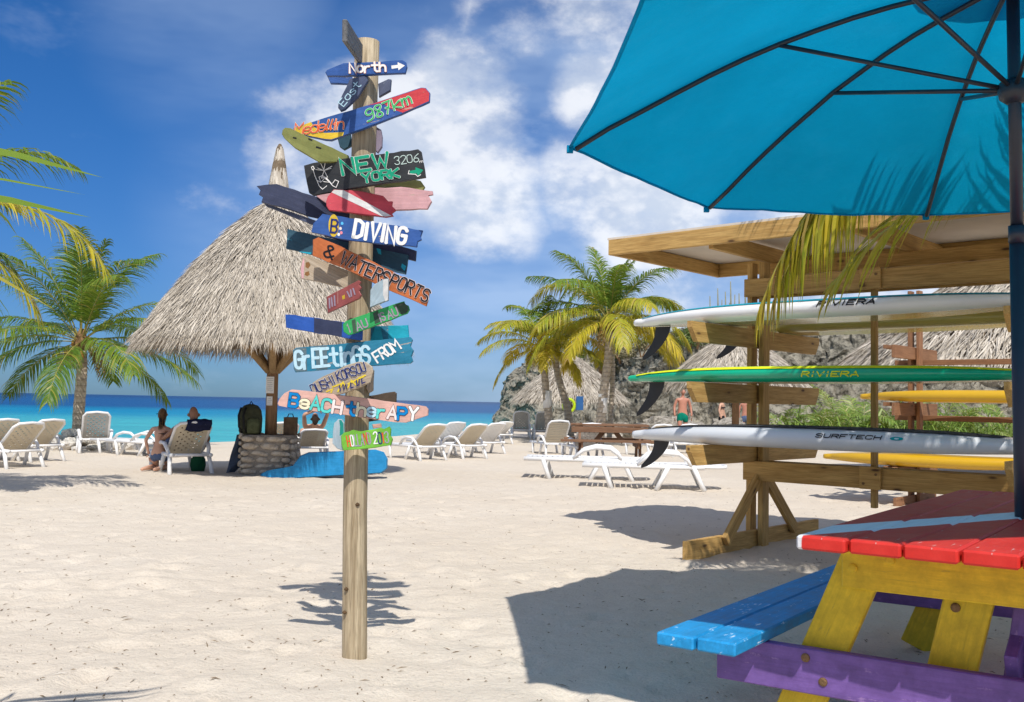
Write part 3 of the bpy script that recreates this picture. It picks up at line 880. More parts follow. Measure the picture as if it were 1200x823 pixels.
bc = Board([(354, 300.5), (360, 299), (410, 318), (432, 324), (432, 342), (405, 337.5), (353, 326.5), (351.5, 314)], MAT['raw_board'], 4.715, 0, seed=12, label='bare cream board with rusty nail marks on the left')
rust = pm('rust_stain', (0.30, 0.13, 0.03), .1)
bc.patch([[(358, 308), (362, 307), (364, 311), (361, 315), (358, 313)], [(358, 319), (362, 318), (363, 322), (360, 324), (357, 322)]], rust)
bc.patch([[(352.5, 315), (355.5, 303), (357, 302.5), (355.8, 326.6), (353.6, 326.2)]], pink, lift=0.0010)
Board([(410, 92), (396.5, 121), (396, 126), (399, 130), (404, 128), (420, 113), (431.5, 94), (431, 90), (427, 89)], slate, 4.5, 0.8, seed=13, rough=.25, label='small slate blue board tilted steeply upward').text('East', (402.5, 125), (423, 100), 8.0, .75, i_pale, seed=3, jit=.08)
bn = Board([(381, 84.5), (383, 82), (402, 74), (440, 72.5), (472, 70.5), (476, 73), (477, 78), (475, 85.5), (440, 87), (402, 89), (383, 88.8)], blue, 4.535, -0.2, seed=14, rough=.25, label='blue board with white arrow and north in white letters')
bn.text('North', (410, 85.8), (452, 83.8), 10.5, 1.5, i_white, ink('orange_edge_ink', (.7, .25, .12)), .45, seed=5, jit=.05)
bn.patch([[(458.5, 77), (466, 76.2), (466, 73.0), (474.5, 77.0), (467, 82.5), (466.5, 79.8), (459, 80.8)]], i_white, 'arrow_mark')
# grey board pointing towards the viewer near the top
gb0, gb1 = P(404, 36, 4.02), P(424, 66, 4.66)
beam('direction_board', gb0 - Vector(post_base), gb1 - Vector(post_base), 0.022, 0.092, MAT['grey_board'], sign)['label'] = 'weathered grey board pointing out from the post top'
bm_ = Board([(343.5, 150), (357, 145.5), (434, 122), (494, 102.5), (499, 103), (504, 109), (503.5, 119), (470, 134), (444, 144), (388, 164.5), (381, 164), (343, 156)], blue, 4.525, -0.15, seed=15, rough=.3, label='yellow, blue and red board with handwritten distance')
bm_.patch([[(344, 150.5), (357, 146), (364.5, 143), (368, 149), (380, 156), (403, 155), (402, 159), (388, 163.5), (381, 163), (346, 156)]], yellow)
bm_.patch([[(430, 124), (466, 112.5), (494, 103.3), (498.5, 103.8), (503.2, 109.3), (502.7, 118.5), (472, 132.2), (458, 127.5), (448, 120.5)]], red)
bm_.text('Medellin', (345, 158.5), (402.5, 151.5), 12.5, 0.85, i_red, i_cream, .5, seed=6, slant=.25, jit=.05, gap=.12)
bm_.text('987km', (431, 142.5), (483, 121), 13.5, 1.05, i_lgreen, i_white, .6, seed=7, slant=.12, jit=.05)
bm_.lines([[(432, 142), (430, 144), (435, 141)], [(391, 146), (393.5, 142.5)]], .8, i_red)
bo = Board([(331, 152), (334, 149.5), (340, 150), (352, 156), (408, 182), (409, 187), (398, 190), (374, 190), (345, 173), (333, 162), (330, 157)], olive, 4.43, 0.8, seed=16, rough=.3, label='olive green board with rounded left end')
bo.lines([[(344, 161.5), (347, 162.2)], [(362, 163), (365.5, 164.5)], [(371, 172.5), (376, 174)]], .8, i_black, 'nail_marks')
by_ = Board([(356, 194), (366, 191), (490, 174.8), (494, 178), (499, 207.5), (440, 216.5), (367, 229), (362, 226)], black, 4.495, -0.3, seed=17, label='black board lettered in green with a white chalk map')
by_.text('NEW', (402, 204.5), (456, 196), 16.5, 2.5, i_green, i_white, .6, seed=8, jit=.06, gap=.30)
by_.text('YORK', (426, 214.5), (468, 208), 10.5, 1.9, i_green, i_white, .5, seed=9, jit=.07, gap=.26)
by_.text('3206', (463, 193.5), (491, 189.5), 9.5, .6, ink('pale_green_ink', (.50, .62, .56)), seed=10, jit=.05, gap=.22)
by_.text('m', (492, 191.2), (496, 190.6), 3.4, .35, i_white, seed=10)
by_.patch([[(480, 200.5), (487, 199.2), (487, 196.2), (496, 199.5), (490, 206.3), (488.5, 203.4), (481, 204.3)]], i_green, 'arrow_mark')
by_.lines([[(479.5, 200), (478.5, 204), (487, 204.5), (489.5, 207), (493, 205)]], .4, i_white)
by_.lines([[(365, 196), (367, 195), (368.5, 198), (366, 199), (365, 196)], [(367, 199), (369, 206), (372, 213), (374, 218), (378, 222)], [(376, 192), (380, 200), (389, 195)], [(370, 199), (380, 200), (388, 197.5)], [(380, 200), (377, 209), (382, 208), (389, 216)], [(380, 200), (384, 208)],
            [(372, 212), (376, 214), (374, 208), (378, 206), (384, 211), (390, 218), (394, 220), (397, 213), (393, 211), (390, 215)], [(376, 214), (381, 209), (386, 214), (379, 213)], [(378, 222), (383, 218)], [(381, 192), (379.5, 199)], [(372, 197), (378, 199.5)]], .38, i_white, 'chalk_map')
bf = Board([(382, 236), (384, 230), (391, 222), (420, 223.5), (449, 229.5), (455, 236), (460, 236), (459, 241), (464, 246), (459, 250), (461, 253), (452, 254.5), (420, 251), (385, 246), (382.5, 242)], pinkred, 4.535, 0.35, seed=18, rough=.35, label='red board with white diagonal dive flag stripe')
bf.patch([[(388.5, 225.5), (391.8, 222.6), (403, 223.2), (459, 253.2), (452, 254.0), (446.5, 253.2)]], white_p, 'white_stripe')
bd = Board([(364.5, 272), (367, 262), (378, 250.5), (420, 257), (495.5, 270), (493, 277), (494, 281), (489.5, 283), (488.5, 289.5), (437, 285), (400, 280)], blue, 4.49, 0.4, seed=19, label='blue diving board with round yellow logo')
lg = [(391 + 7.0 * math.cos(a) * .86, 264.5 + 13.2 * math.sin(a)) for a in np.linspace(0, 2 * math.pi, 22, endpoint=False)]
bd.patch([lg], yellow, 'round_logo')
bd.text('B', (387.5, 272.5), (394.5, 273.2), 15, 1.55, i_navy, seed=1, jit=0, lift=.0022, name='logo_letter')
for (cx_, cy_), mm in (((399, 268), i_pinkw), ((401, 262), ink('sky_blue_ink', (.1, .45, .75))), ((400, 273), ink('coral_ink', (.75, .25, .3))), ((397, 275), i_white)):
    bd.patch([[(cx_ + 1.7 * math.cos(a), cy_ + 2.0 * math.sin(a)) for a in np.linspace(0, 6.28, 7, endpoint=False)]], mm, 'logo_fish', lift=0.0018)
bd.text('DIVING', (414, 277.5), (474, 287.0), 19.5, 2.8, i_white, seed=12, jit=.05, gap=.33)
bw = Board([(366.5, 281), (373, 278), (400, 289), (440, 308), (503.5, 341), (502, 351), (499.5, 359), (460, 342), (400, 313), (366, 299.5)], orange, 4.525, -0.28, seed=20, label='long orange watersports board slanting down to the right')
bw.text('&', (378.5, 299.5), (389, 304.5), 14, 1.5, i_black, seed=2, jit=0)
bw.text('WATERSPORTS', (398, 308.5), (499.5, 354.5), 14.6, 1.3, i_black, i_pinkw, .6, seed=13, jit=.06, gap=.34)
br = Board([(382.5, 348), (420, 328.5), (423, 330), (421, 334), (423.5, 337), (421, 341), (423.5, 346), (421, 350), (384, 367), (383, 360)], brick, 4.47, -0.9, seed=21, rough=.25, label='small brick red board with scratched lettering')
br.lines([[(386, 350), (386.5, 361)], [(388.5, 349), (389.5, 359)], [(392, 347), (392.5, 358)], [(407, 342), (410, 348)], [(411, 340), (412, 347)], [(414, 338.5), (416, 345)]], .9, i_mauve, 'faded_brush_mark')
br.lines([[(396, 340), (396, 356)]], .25, salmon); br.patch([[(401, 347), (404, 345.5), (404.5, 350), (401.5, 351.5)]], yellow, lift=.0016)
Board([(434, 340), (439, 333), (450, 327), (455.5, 326.5), (455, 352), (433.5, 360.5)], ice, 4.44, 0.6, seed=22, rough=.3, label='short pale blue board pointing forward').patch([[(449, 328), (455, 327), (454.4, 352), (451.5, 353), (449, 346)]], white_p)
bg_ = Board([(401.5, 380), (405, 376.5), (430, 367.5), (470, 354), (473.5, 353), (474.5, 357), (478.5, 358), (480, 363), (477, 367.5), (450, 378), (416, 390.5), (408, 393), (402.5, 389)], green, 4.49, 0.5, seed=23, rough=.3, label='bright green board with two dark bands')
bg_.patch([[(412, 375.6), (416.5, 373.8), (418, 389.5), (414, 391)], [(437, 367), (443, 364), (445.5, 377.5), (439.5, 380)], [(460, 358.2), (473, 354.2), (478, 359), (479, 363), (476.5, 367), (470, 369)]], dk_green)
for w_, a_, b_ in (('1', (409, 389.5), (411.5, 388.6)), ('AU', (419, 387.5), (432, 382.8)), ('IS', (446, 377.5), (452.5, 375)), ('AU', (455.5, 374), (467.5, 369.6))): bg_.text(w_, a_, b_, 9.5, 1.1, i_mauve, seed=14, jit=.05, gap=.3)
Board([(334, 368.5), (345, 369), (402, 377.5), (424, 381), (424, 399), (401, 395.5), (335, 384)], cobalt, 4.545, -0.3, seed=24, label='cobalt blue board on the left').patch([[(368, 372.6), (401, 377.6), (400.5, 395.0), (368, 389.8)]], navy)
bcy = Board([(420, 383), (478, 381), (479.5, 398), (420, 401)], cyan, 4.73, 0, seed=25, label='bright cyan board behind the greetings board')
bcy.patch([[(434, 382.6), (440, 382.4), (434, 399)], [(446, 382.2), (455, 382), (455, 399), (449, 399)]], sea_blue)
bgr = Board([(343, 410.5), (347, 407.5), (400, 403), (481, 395), (483.5, 398), (481, 406), (484.5, 411), (482, 418), (484, 423.5), (481, 426), (420, 430), (346, 436.5), (344, 432)], sea_blue, 4.5, -0.25, seed=26, rough=.35, label='sea blue greetings board with pale rounded letters')
bgr.patch([[(344, 411), (347, 408.5), (359, 407.3), (360, 434.8), (347, 435.8), (344.8, 432)], [(369, 406.3), (383, 405.0), (384, 432.6), (371, 433.8)]], shade_teal)  # greyer patches paint shade into the left half of the board
bgr.text('GrEEtinGS', (346.5, 432.5), (433.5, 425.5), 20.5, 2.5, i_pale, seed=15, jit=.04, gap=.24)
bgr.text('FROM', (442.5, 425), (470, 408.0), 12.8, 1.45, i_white, seed=16, jit=.07, gap=.24)
bk = Board([(366, 449), (370, 446), (406, 428), (420, 424), (429, 424.5), (436, 430), (437, 436), (434, 448), (425, 453), (410, 459), (396, 463), (371, 463), (365, 457)], MAT['raw_board'], 4.44, -0.7, seed=27, label='bare wooden board crowded with navy and yellow letters')
bk.text('DUSHI', (367.5, 462.5), (394, 449.5), 11, .8, i_navy, i_white, .45, seed=17, jit=.07, gap=.25)
bk.text('KORSOU', (396.5, 446.5), (430, 435.5), 11, .9, i_navy, i_white, .45, seed=18, jit=.07, gap=.22)
bk.lines([[(383, 459), (390, 456), (388, 460)], [(390, 453.5), (400, 450)], [(396, 459), (402, 448), (407, 456), (412, 446), (417, 451), (421, 443), (428, 440)], [(408, 450), (426, 441.5)]], .9, i_yel, 'yellow_brush_mark')
bk.lines([[(398, 452), (399, 458)], [(402, 451), (403, 457), (405, 451), (407, 456)], [(411, 449), (411.5, 455), (414, 454)], [(418, 446), (418.5, 452), (421, 451), (421, 445)], [(424, 444), (424.5, 449.5), (428, 448)]], .7, i_navy, 'navy_brush_mark', lift=.005)
Board([(434, 434), (438, 434), (437, 458), (432, 461), (429, 455)], MAT['raw_board'], 4.60, 0, seed=28, rough=.3, label='splintered bare wood end beside the post')
Board([(420, 466), (462, 459), (464.5, 461), (464, 474), (464, 490), (420, 497)], dkbrown, 4.72, 0, seed=29, label='dark brown board behind the pink therapy board')
bb = Board([(325, 473), (327, 468), (333, 461), (342, 456.5), (378, 460.5), (430, 467), (499, 476.5), (502, 480), (501.5, 487), (488, 491.5), (476, 495.5), (462, 495), (400, 486), (344, 479), (326, 475.5)], salmon, 4.49, 0.22, seed=30, rough=.35, label='pink beach therapy board with multicoloured letters')
TW = 'BEACH'; cols = [i_blue, i_cream, i_mint, i_mint, i_pinkw]
for i, c_ in enumerate(cols): bb.text('BeACH', (338.5, 476.5), (399.5, 484.5), 14.5, 2.15, c_, i_black, .6, seed=20, jit=.04, gap=.26, pick=(i,))
cols = [i_blue, i_cream, i_pale, i_mint, i_pinkw, i_blue, i_white]
for i, c_ in enumerate(cols): bb.text('therAPY', (406, 485.5), (488, 493.5), 14.5, 2.1, c_, i_black, .6, seed=21, jit=.05, gap=.24, pick=(i,))
bl = Board([(399.5, 511), (403, 507), (409, 506), (413, 504), (422, 506), (440, 503), (445, 501.5), (450, 503), (456, 500), (458, 503), (457.5, 511), (460, 515), (458, 522), (440, 525), (402, 528), (400, 521)], lime, 4.5, 0.3, seed=31, rough=.4, label='lime green board with a painted year')
for i, c_ in enumerate([i_red, i_white, i_grey, i_mauve, i_grey, i_red, i_mauve]): bl.text('HOLLAND', (408, 524), (435, 520.5), 13, .9, c_, seed=22, jit=.04, gap=.22, pick=(i,))
for i, c_ in enumerate([i_white, i_navy, i_red, i_grey]): bl.text('2013', (438.5, 520.5), (456, 518.5), 13, .95, c_, seed=23, jit=.04, gap=.2, pick=(i,))
Board([(390, 505), (391.5, 496), (396, 491.5), (400, 491.5), (403, 496), (403.5, 512), (402, 528.5), (395, 526), (389.5, 520)], ice, 4.49, -0.5, seed=32, rough=.3, label='small rounded pale blue board with a green edge').patch([[(397.5, 492.3), (400, 492.3), (402.4, 496), (402.8, 508), (398, 511), (398.5, 500)]], pm('sea_green_paint', (0.0, 0.30, 0.24), .2))
Board([(436, 497.5), (446, 496.5), (447, 501), (437, 502.5)], salmon, 4.66, 0, seed=33, rough=.2, label='tip of a salmon board behind the post')
# ------------------------------------------------------------------ thatched sunshade on a stone base
pb = G(304, 558)
pal = empty('thatched_parasol', pb, 0, 'large thatched beach parasol on a stone base, left of the signpost', 'parasol')
S = 1.2 / 92.5                                   # metres per pixel there
ctr = Vector((0.05, 0.42, 0)); eave = 2.16
prof = [(1.98, eave), (1.90, eave + .10), (1.56, eave + .60), (1.15, eave + 1.15), (0.66, eave + 1.70), (0.30, eave + 2.02), (0.16, eave + 2.13)]
thatch_cone(pal, prof, 27000, 0.32, 0.0065, 5, ctr)
thatch_cone(pal, [(2.01, eave - .10), (1.93, eave + .06)], 5200, 0.30, 0.0065, 6, ctr, 'eave_fringe')
MB().lathe([(0.185, eave + 2.05), (0.165, eave + 2.3), (0.11, eave + 2.75), (0.045, eave + 3.05), (0.02, eave + 3.10)], 14, ctr).build('finial', MAT['thatch_under'], pal)
mbf = MB(); rr = random.Random(9)
for _ in range(420):
    an = rr.uniform(0, 6.28); z0 = rr.uniform(0.3, 1.05); r0 = 0.215 - 0.165 * z0
    a = ctr + Vector((math.cos(an) * (r0 + .012), math.sin(an) * (r0 + .012), eave + 2.0 + z0)); b = ctr + Vector((math.cos(an + .1) * (r0 + .05), math.sin(an + .1) * (r0 + .05), eave + 2.0 + z0 - 0.28))
    mbf.strip([a, (a + b) / 2 + Vector((math.cos(an), math.sin(an), 0)) * .006, b], [.012, .01], Vector((-math.sin(an), math.cos(an), 0)))
o_ = mbf.build('finial_thatch', MAT['thatch'], pal); o_['kind'] = 'stuff'
MB().tube([ctr + Vector((0, 0, .5)), ctr + Vector((0, 0, 1.5)), ctr + Vector((0.03, 0, eave + 1.9))], [.095, .092, .08], 12).build('post', MAT['pole_wood'], pal, True)
for an in (-2.45, -1.35, -0.6, 0.6, 2.5, 1.5):
    d = Vector((math.cos(an), math.sin(an), 0))
    MB().tube([ctr + d * .07 + Vector((0, 0, 1.62)), ctr + d * 1.05 + Vector((0, 0, eave + .42))], [.06, .05], 8).build('brace', MAT['brace_wood'], pal, True)
for an in np.linspace(0, 2 * math.pi, 10, endpoint=False):
    d = Vector((math.cos(an), math.sin(an), 0))
    MB().tube([ctr + d * 1.85 + Vector((0, 0, eave + .03)), ctr + d * .2 + Vector((0, 0, eave + 1.82))], .03, 6).build('rafter', MAT['brace_wood'], pal, True)
# stone base: mortar core with single fieldstones
bs = (0.80, 0.72, 0.62)
core = MB()
n = 20; prof2 = []
def sq(an, r=1.0, p=5.0):
    c, s = math.cos(an), math.sin(an); k = (abs(c) ** p + abs(s) ** p) ** (-1 / p); return c * k * r, s * k * r
for z, kk in ((-.1, 1.04), (0, 1.03), (.3, 1.0), (.58, .97), (.62, .93)):
    for i in range(n):
        x, y = sq(2 * math.pi * i / n); core.v.append(Vector((x * bs[0] / 2 * kk, y * bs[1] / 2 * kk, z)) + ctr)
for j in range(4):
    for i in range(n):
        a = j * n + i; b = j * n + (i + 1) % n; core.f.append([a, b, b + n, a + n])
core.f.append(list(range(4 * n, 5 * n)))
base_o = core.build('stone_base', MAT['mortar'], pal)
def stone_mesh(seed, sx, sy, sz, sub=2, rough=.28):
    bm = bmesh.new(); bmesh.ops.create_icosphere(bm, subdivisions=sub, radius=1)
    for vv in bm.verts:
        k = 1 + rough * mnoise.noise(vv.co * 1.3 + Vector((seed * 3.1, seed, 0))) + rough * .5 * mnoise.noise(vv.co * 3.1 + Vector((0, seed * 2.0, 0)))
        vv.co = Vector((math.copysign(abs(vv.co.x) ** .75, vv.co.x) * sx, math.copysign(abs(vv.co.y) ** .75, vv.co.y) * sy, math.copysign(abs(vv.co.z) ** .75, vv.co.z) * sz)) * k
    me = bpy.data.meshes.new('stone'); bm.to_mesh(me); bm.free(); return me
rs = random.Random(21)
for face in range(4):
    fx = (0, 1, 0, -1)[face]; fy = (-1, 0, 1, 0)[face]
    wid = bs[0] if fy else bs[1]
    z = 0.02
    while z < 0.58:
        hh = rs.uniform(0.07, 0.135); x = -wid / 2 + .03
        while x < wid / 2 - .05:
            ww = min(rs.uniform(0.13, 0.34), wid / 2 - x)
            if ww > .05:
                cc = Vector((x + ww / 2, 0, z + hh / 2))
                if fy: pos = Vector((cc.x, fy * bs[1] / 2 * .985, cc.z))
                else: pos = Vector((fx * bs[0] / 2 * .985, cc.x, cc.z))
                me = stone_mesh(rs.uniform(0, 90), ww * .47, .035, hh * .44, 2)
                o = add('stone', me, MAT['stone'], base_o, Matrix.Translation(pos + ctr) @ Matrix.Rotation(0 if fy else math.pi / 2, 4, 'Z') @ Matrix.Rotation(rs.uniform(-.12, .12), 4, 'Y'), True)
            x += ww + .014
        z += hh + .012
for (z0, z1, w_) in ((1.27, 1.53, .125), (1.08, 1.22, .09)):
    c = ctr + Vector((-.01, -.105, (z0 + z1) / 2))
    nb = MB().box(c, (w_, .006, z1 - z0)).build('notice', MAT['ink_white'], pal)
    for k in range(7 if z1 - z0 > .2 else 4):
        MB().box(c + Vector((rs.uniform(-.005, .005), -.0045, (z1 - z0) / 2 - .03 - k * .03)), (w_ * rs.uniform(.55, .8), .002, .006)).build('print_line', i_grey, nb)

# ------------------------------------------------------------------ driftwood plank painted blue, lying on the sand
db = G(380, 560)
outl = [(305, 556), (312, 552), (335, 548), (343, 546), (352, 534), (362, 530), (395, 529), (440, 527), (450, 530), (454.5, 538), (454, 549), (447, 554.5), (400, 557), (330, 562), (306, 561.5)]
blue_wood = pm('turquoise_blue_paint', (0.004, 0.28, 0.60), .0, under=(.1, .3, .45))
V = []; Fc = []
loc = lambda x, y, dy: P(x, y, db.y + dy) - Vector(db)
n = len(outl); cxm = sum(p[0] for p in outl) / n; cym = sum(p[1] for p in outl) / n
for k, dy in ((.93, -.12), (1.0, -.06), (1.0, .10), (.93, .16)):
    for i, (x, y) in enumerate(outl):
        yy = cym + (y - cym) * k; xx = cxm + (x - cxm) * (1 - (1 - k) * .3)
        V.append(loc(xx, yy, dy) + Vector((0, 0, .006 * mnoise.noise(Vector((x * .2, y * .2, dy * 9))))))
for j in range(3):
    for i in range(n): Fc.append([j * n + i, j * n + (i + 1) % n, (j + 1) * n + (i + 1) % n, (j + 1) * n + i])
Fc += [list(range(n))[::-1], list(range(3 * n, 4 * n))]
tag(add('driftwood_log', mesh('driftwood_log', V, Fc), blue_wood, None, Matrix.Translation(db)), 'bright blue painted driftwood log lying on the sand behind the signpost', 'driftwood')

# ------------------------------------------------------------------ paddle board rack
rc = G(897, 640); rc = Vector((2.15, 8.55, 0))
U = Vector((.672, .741, 0)).normalized(); Vd = Vector((.741, -.672, 0)).normalized()
rack = empty('board_rack', rc, 0, 'roofed timber paddle board rack with three visible storage levels', 'rack')
def rk(u, v_, z): return U * u + Vd * v_ + Vector((0, 0, z))
pine = MAT['pine']
for fv in (0.0, 2.32):
    beam('foot_beam', rk(-1.16, fv, .07), rk(1.16, fv, .07), .045, .155, pine, rack)
    for s in (-1, 1):
        beam('post', rk(-.005, fv + s * .058, .0), rk(-.005, fv + s * .058, 2.46), .115 if s > 0 else .10, .048, pine, rack, up=Vd)
        beam('diagonal_brace', rk(s * .62, fv + .046, .10), rk(s * .04, fv + .046, .62), .042, .10, pine, rack)
    for zt in (1.87, 1.39, .89):
        # arm with a slanting cut at each end
        h = .160; y0 = .022
        Vv = []
        for yv in (-y0, y0):
            Vv += [(-1.12, yv, 0), (-1.12, yv, -.05), (-1.03, yv, -h), (1.085, yv, -h), (1.16, yv, -.05), (1.16, yv, 0)]
        Fv = [[0, 1, 2, 3, 4, 5], [11, 10, 9, 8, 7, 6]] + [[i, 6 + i, 6 + (i + 1) % 6, (i + 1) % 6] for i in range(6)]
        me = mesh('arm', Vv, Fv)
        bm = bmesh.new(); bm.from_mesh(me); bmesh.ops.recalc_face_normals(bm, faces=bm.faces); bm.to_mesh(me); bm.free()
        M = Matrix((U, -Vd, Vector((0, 0, 1)))).transposed().to_4x4(); M.translation = rk(0, fv, zt)
        add('arm', me, pine, rack, M)
for zc, hh in ((.655, .165), (2.235, .155)):
    b_ = beam('long_beam', rk(-.085, -.085, zc), rk(-.085, 3.1, zc), .045, hh, pine, rack)
    beam('long_beam', rk(.10, -.085, zc), rk(.10, 3.1, zc), .045, hh, pine, rack)
    pl = beam('splice_plate', rk(-.125, .955, zc + .005), rk(-.125, 1.125, zc + .005), .022, hh + .012, MAT['pine'], rack)
    for q in ((.99, -.04), (1.09, .035)):
        MB().tube([rk(-.136, q[0], zc + q[1]), rk(-.143, q[0], zc + q[1])], .011, 10).build('bolt', MAT['brass'], rack)
beam('mid_post', rk(-.04, 1.04, .42), rk(-.04, 1.04, 2.4), .05, .045, pine, rack, up=Vd)
# roof: frame, joists, white panel
u0, u1, v0, v1, zr = -.80, 1.03, -1.03, 3.5, 2.585
beam('roof_fascia', rk(u0, v0, zr), rk(u0, v1, zr), .045, .135, pine, rack)
beam('roof_fascia', rk(u1, v0, zr), rk(u1, v1, zr), .045, .135, pine, rack)
beam('roof_fascia', rk(u0 + .024, v0 + .024, zr - .002), rk(u1 - .024, v0 + .024, zr - .002), .045, .13, pine, rack)
for vv in (-.02, 1.2, 2.36):
    beam('roof_joist', rk(u0 + .024, vv, zr - .025), rk(u1 - .024, vv, zr - .025), .045, .14, pine, rack)
beam('roof_beam', rk(.35, -.12, 2.44), rk(.35, 3.2, 2.44), .09, .12, pine, rack)
MB().box(Vector((0, 0, 0)), (u1 - u0 + .03, v1 - v0 + .03, .018)).build('roof_panel', MAT['plywood'], rack, mw=Matrix.Translation(rk((u0 + u1) / 2, (v0 + v1) / 2, zr + .0785)) @ Matrix((U, Vd, Vector((0, 0, 1)))).transposed().to_4x4())

def sup_board(name, label, origin, along, L, W, T, z, deck_m, rail_m, bottom_m, fin=True, group=None, stripe=None, rocker=.05, pad=None, text=None, cat='paddle board'):
    """origin: tail centre on the ground plan; along: unit vector from tail to nose; z: underside level"""
    side = Vector((-along.y, along.x, 0))
    M = Matrix((along, side, Vector((0, 0, 1)))).transposed().to_4x4(); M.translation = Vector((origin.x, origin.y, z))
    root = empty(name, (0, 0, 0), 0, label, cat, group); root.matrix_basis = M
    NX = 44; prof = []
    def halfw(t):
        return W / 2 * (max(0.0, 1 - abs(2 * t - 1.04) ** 2.6) ** .62) if t < .98 else W / 2 * .10
    def hw(t):
        a = (t / .46) if t < .46 else (1 - t) / .54
        a = max(0, min(1, a))
        return W / 2 * (.20 * (t < .02) + (1 - (1 - a) ** 2.5) ** .75 * (1 if t >= .02 else .8))
    def zb(t): return rocker * (max(0, (t - .55) / .45) ** 2.2) + rocker * .35 * (max(0, (.35 - t) / .35) ** 2)
    def th(t): return T * (.42 + .66 * (1 - abs(2 * t - 1) ** 3.0))
    ring = [(-.62, 0), (-.93, .16), (-1.0, .48), (-.955, .80), (-.80, .97), (-.3, 1.03), (.3, 1.03), (.80, .97), (.955, .80), (1.0, .48), (.93, .16), (.62, 0)]
    def pt(t, k):
        a, b = ring[k]; return Vector((t * L, a * hw(t), zb(t) + b * th(t)))
    ts = [0, .006, .015, .03] + [.05 + .95 * i / NX for i in range(NX)] + [.985, .996, 1.0]
    ts = sorted(set(ts))
    def part(nm, ks, mat, closed=False):
        mb = MB(); m = len(ks)
        for t in ts: mb.v += [pt(t, k) for k in ks]
        for i in range(len(ts) - 1):
            for j in range(m - 1):
                a = i * m + j; mb.f.append([a, a + 1, a + m + 1, a + m])
        if closed:
            pass
        o = mb.build(nm, mat, root, True)
        return o
    part('deck', [4, 5, 6, 7], deck_m)
    rails = []
    part('rail', [0, 1, 2, 3, 4], rail_m); part('rail', [7, 8, 9, 10, 11], rail_m)
    part('hull', [11, 0], bottom_m)
    mb = MB(); mb.v = [pt(0, k) for k in range(12)]; mb.f = [list(range(12))]
    mb.build('tail_block', rail_m, root)
    if pad:
        mb = MB(); tp = [pad[0] + (pad[1] - pad[0]) * i / 30 for i in range(31)]
        for t in tp:
            for a in (-.86, -.4, .4, .86): mb.v.append(Vector((t * L, a * hw(t), zb(t) + th(t) * (1.03 - .05 * (abs(a) > .5)) + .004)))
        for i in range(30):
            for j in range(3):
                a = i * 4 + j; mb.f.append([a, a + 1, a + 5, a + 4])
        mb.build('deck_pad', pad[2], root)
    if fin:
        base = .12 * L / 3.2 + .13; n = 15; mb = MB()
        fl = fin if isinstance(fin, float) else .24
        out = []
        for i in range(n):
            k = i / (n - 1); sw = .215 * k ** 1.9; ch = .175 * (1 - k ** 10) ** .5 * (1 - .42 * k) + .004
            out.append((base - sw - ch * .55 + .02, base - sw + ch * .45, -k * fl))
        for y in (-1, 1):
            for a, b, zz in out:
                k = -zz / fl; th_ = .007 * (1 - .7 * k) * y
                mb.v += [Vector((a, 0, zz + .006)), Vector(((a + b) / 2, th_, zz + .006)), Vector((b, 0, zz + .006))]
        m = 3 * n
        for y in (0, 1):
            for i in range(n - 1):
                for j in range(2):
                    a = y * m + i * 3 + j; q = [a, a + 1, a + 4, a + 3]; mb.f.append(q if y else q[::-1])
        mb.build('fin', MAT['fin'], root, True)
    def rail_fn(sgn):
        # map (distance from tail, height) on the rail to a point just off it
        def fn(x, y, lift):
            t = x / L; b = (y - zb(t)) / th(t)
            hs = [(0, .62), (.16, .93), (.48, 1.0), (.80, .955), (.97, .80), (1.05, .6)]
            a = .6
            for (b0, a0), (b1, a1) in zip(hs, hs[1:]):
                if b0 <= b <= b1: a = a0 + (a1 - a0) * (b - b0) / (b1 - b0)
            return Vector((x, sgn * (a * hw(t) + .006 + lift), y + (.003 if b > .8 else 0)))
        return fn
    root_fn = rail_fn(-1)
    return root, root_fn, zb, th
def tail_at(px, py, u):                     # tail centre: on the line u = const seen at column px
    o = rc + U * u; r = (px - 600) / F_PX
    t = (r * o.y - o.x) / (Vd.x - r * Vd.y)
    return o + Vd * t
white_b = m_gloss('white_gelcoat', (0.82, 0.82, 0.80)); green_b = m_gloss('green_gelcoat', (0.0, 0.42, 0.22)); grey_b = m_gloss('pale_grey_gelcoat', (0.64, 0.66, 0.68))
yel_hull = m_gloss('greenish_clear_hull', (0.48, 0.50, 0.30), .10); yel_rail = m_gloss('yellow_green_hull', (0.50, 0.42, 0.10), .12); yel_b = m_gloss('yellow_plastic_hull', (0.62, 0.36, 0.01), .3)
teal_l = ink('teal_line', (0.0, 0.30, 0.42)); lemon = ink('lemon_line', (0.72, 0.78, 0.02)); pad_m = m_plain('dark_grey_deck_pad', (0.07, 0.07, 0.072), .85, .2, .15, 40, bump=.3)
def rail_band(root, fn, zb, th, L, b0, b1, mat, name, t0=.02, t1=.97):
    mb = MB(); n = 40
    for i in range(n + 1):
        t = t0 + (t1 - t0) * i / n
        for b in (b0, b1): mb.v.append(fn(t * L, zb(t) + b * th(t), .0008))
    for i in range(n): mb.f.append([2 * i, 2 * i + 2, 2 * i + 3, 2 * i + 1])
    mb.build(name, mat, root)
def rail_text(root, fn, txt, x0, x1, z0, z1, h, hw_, mat, slant=.35, seed=3):
    lt = Letters(); f2 = lambda a, b, l: fn(a, -b, l)
    lt.text(txt, (x0, -z0), (x1, -z1), h, hw_, f2, .0012, gap=.3, jit=.0, slant=slant, seed=seed); lt.build('lettering', mat, root)
BL = 3.35
def xof(px, org, u):                        # distance from the tail of the point of the near rail seen at column px
    o = org - U * 0.36; r = (px - 600) / F_PX
    return (r * o.y - o.x) / (Vd.x - r * Vd.y)
o1 = tail_at(748, 372, -.62)
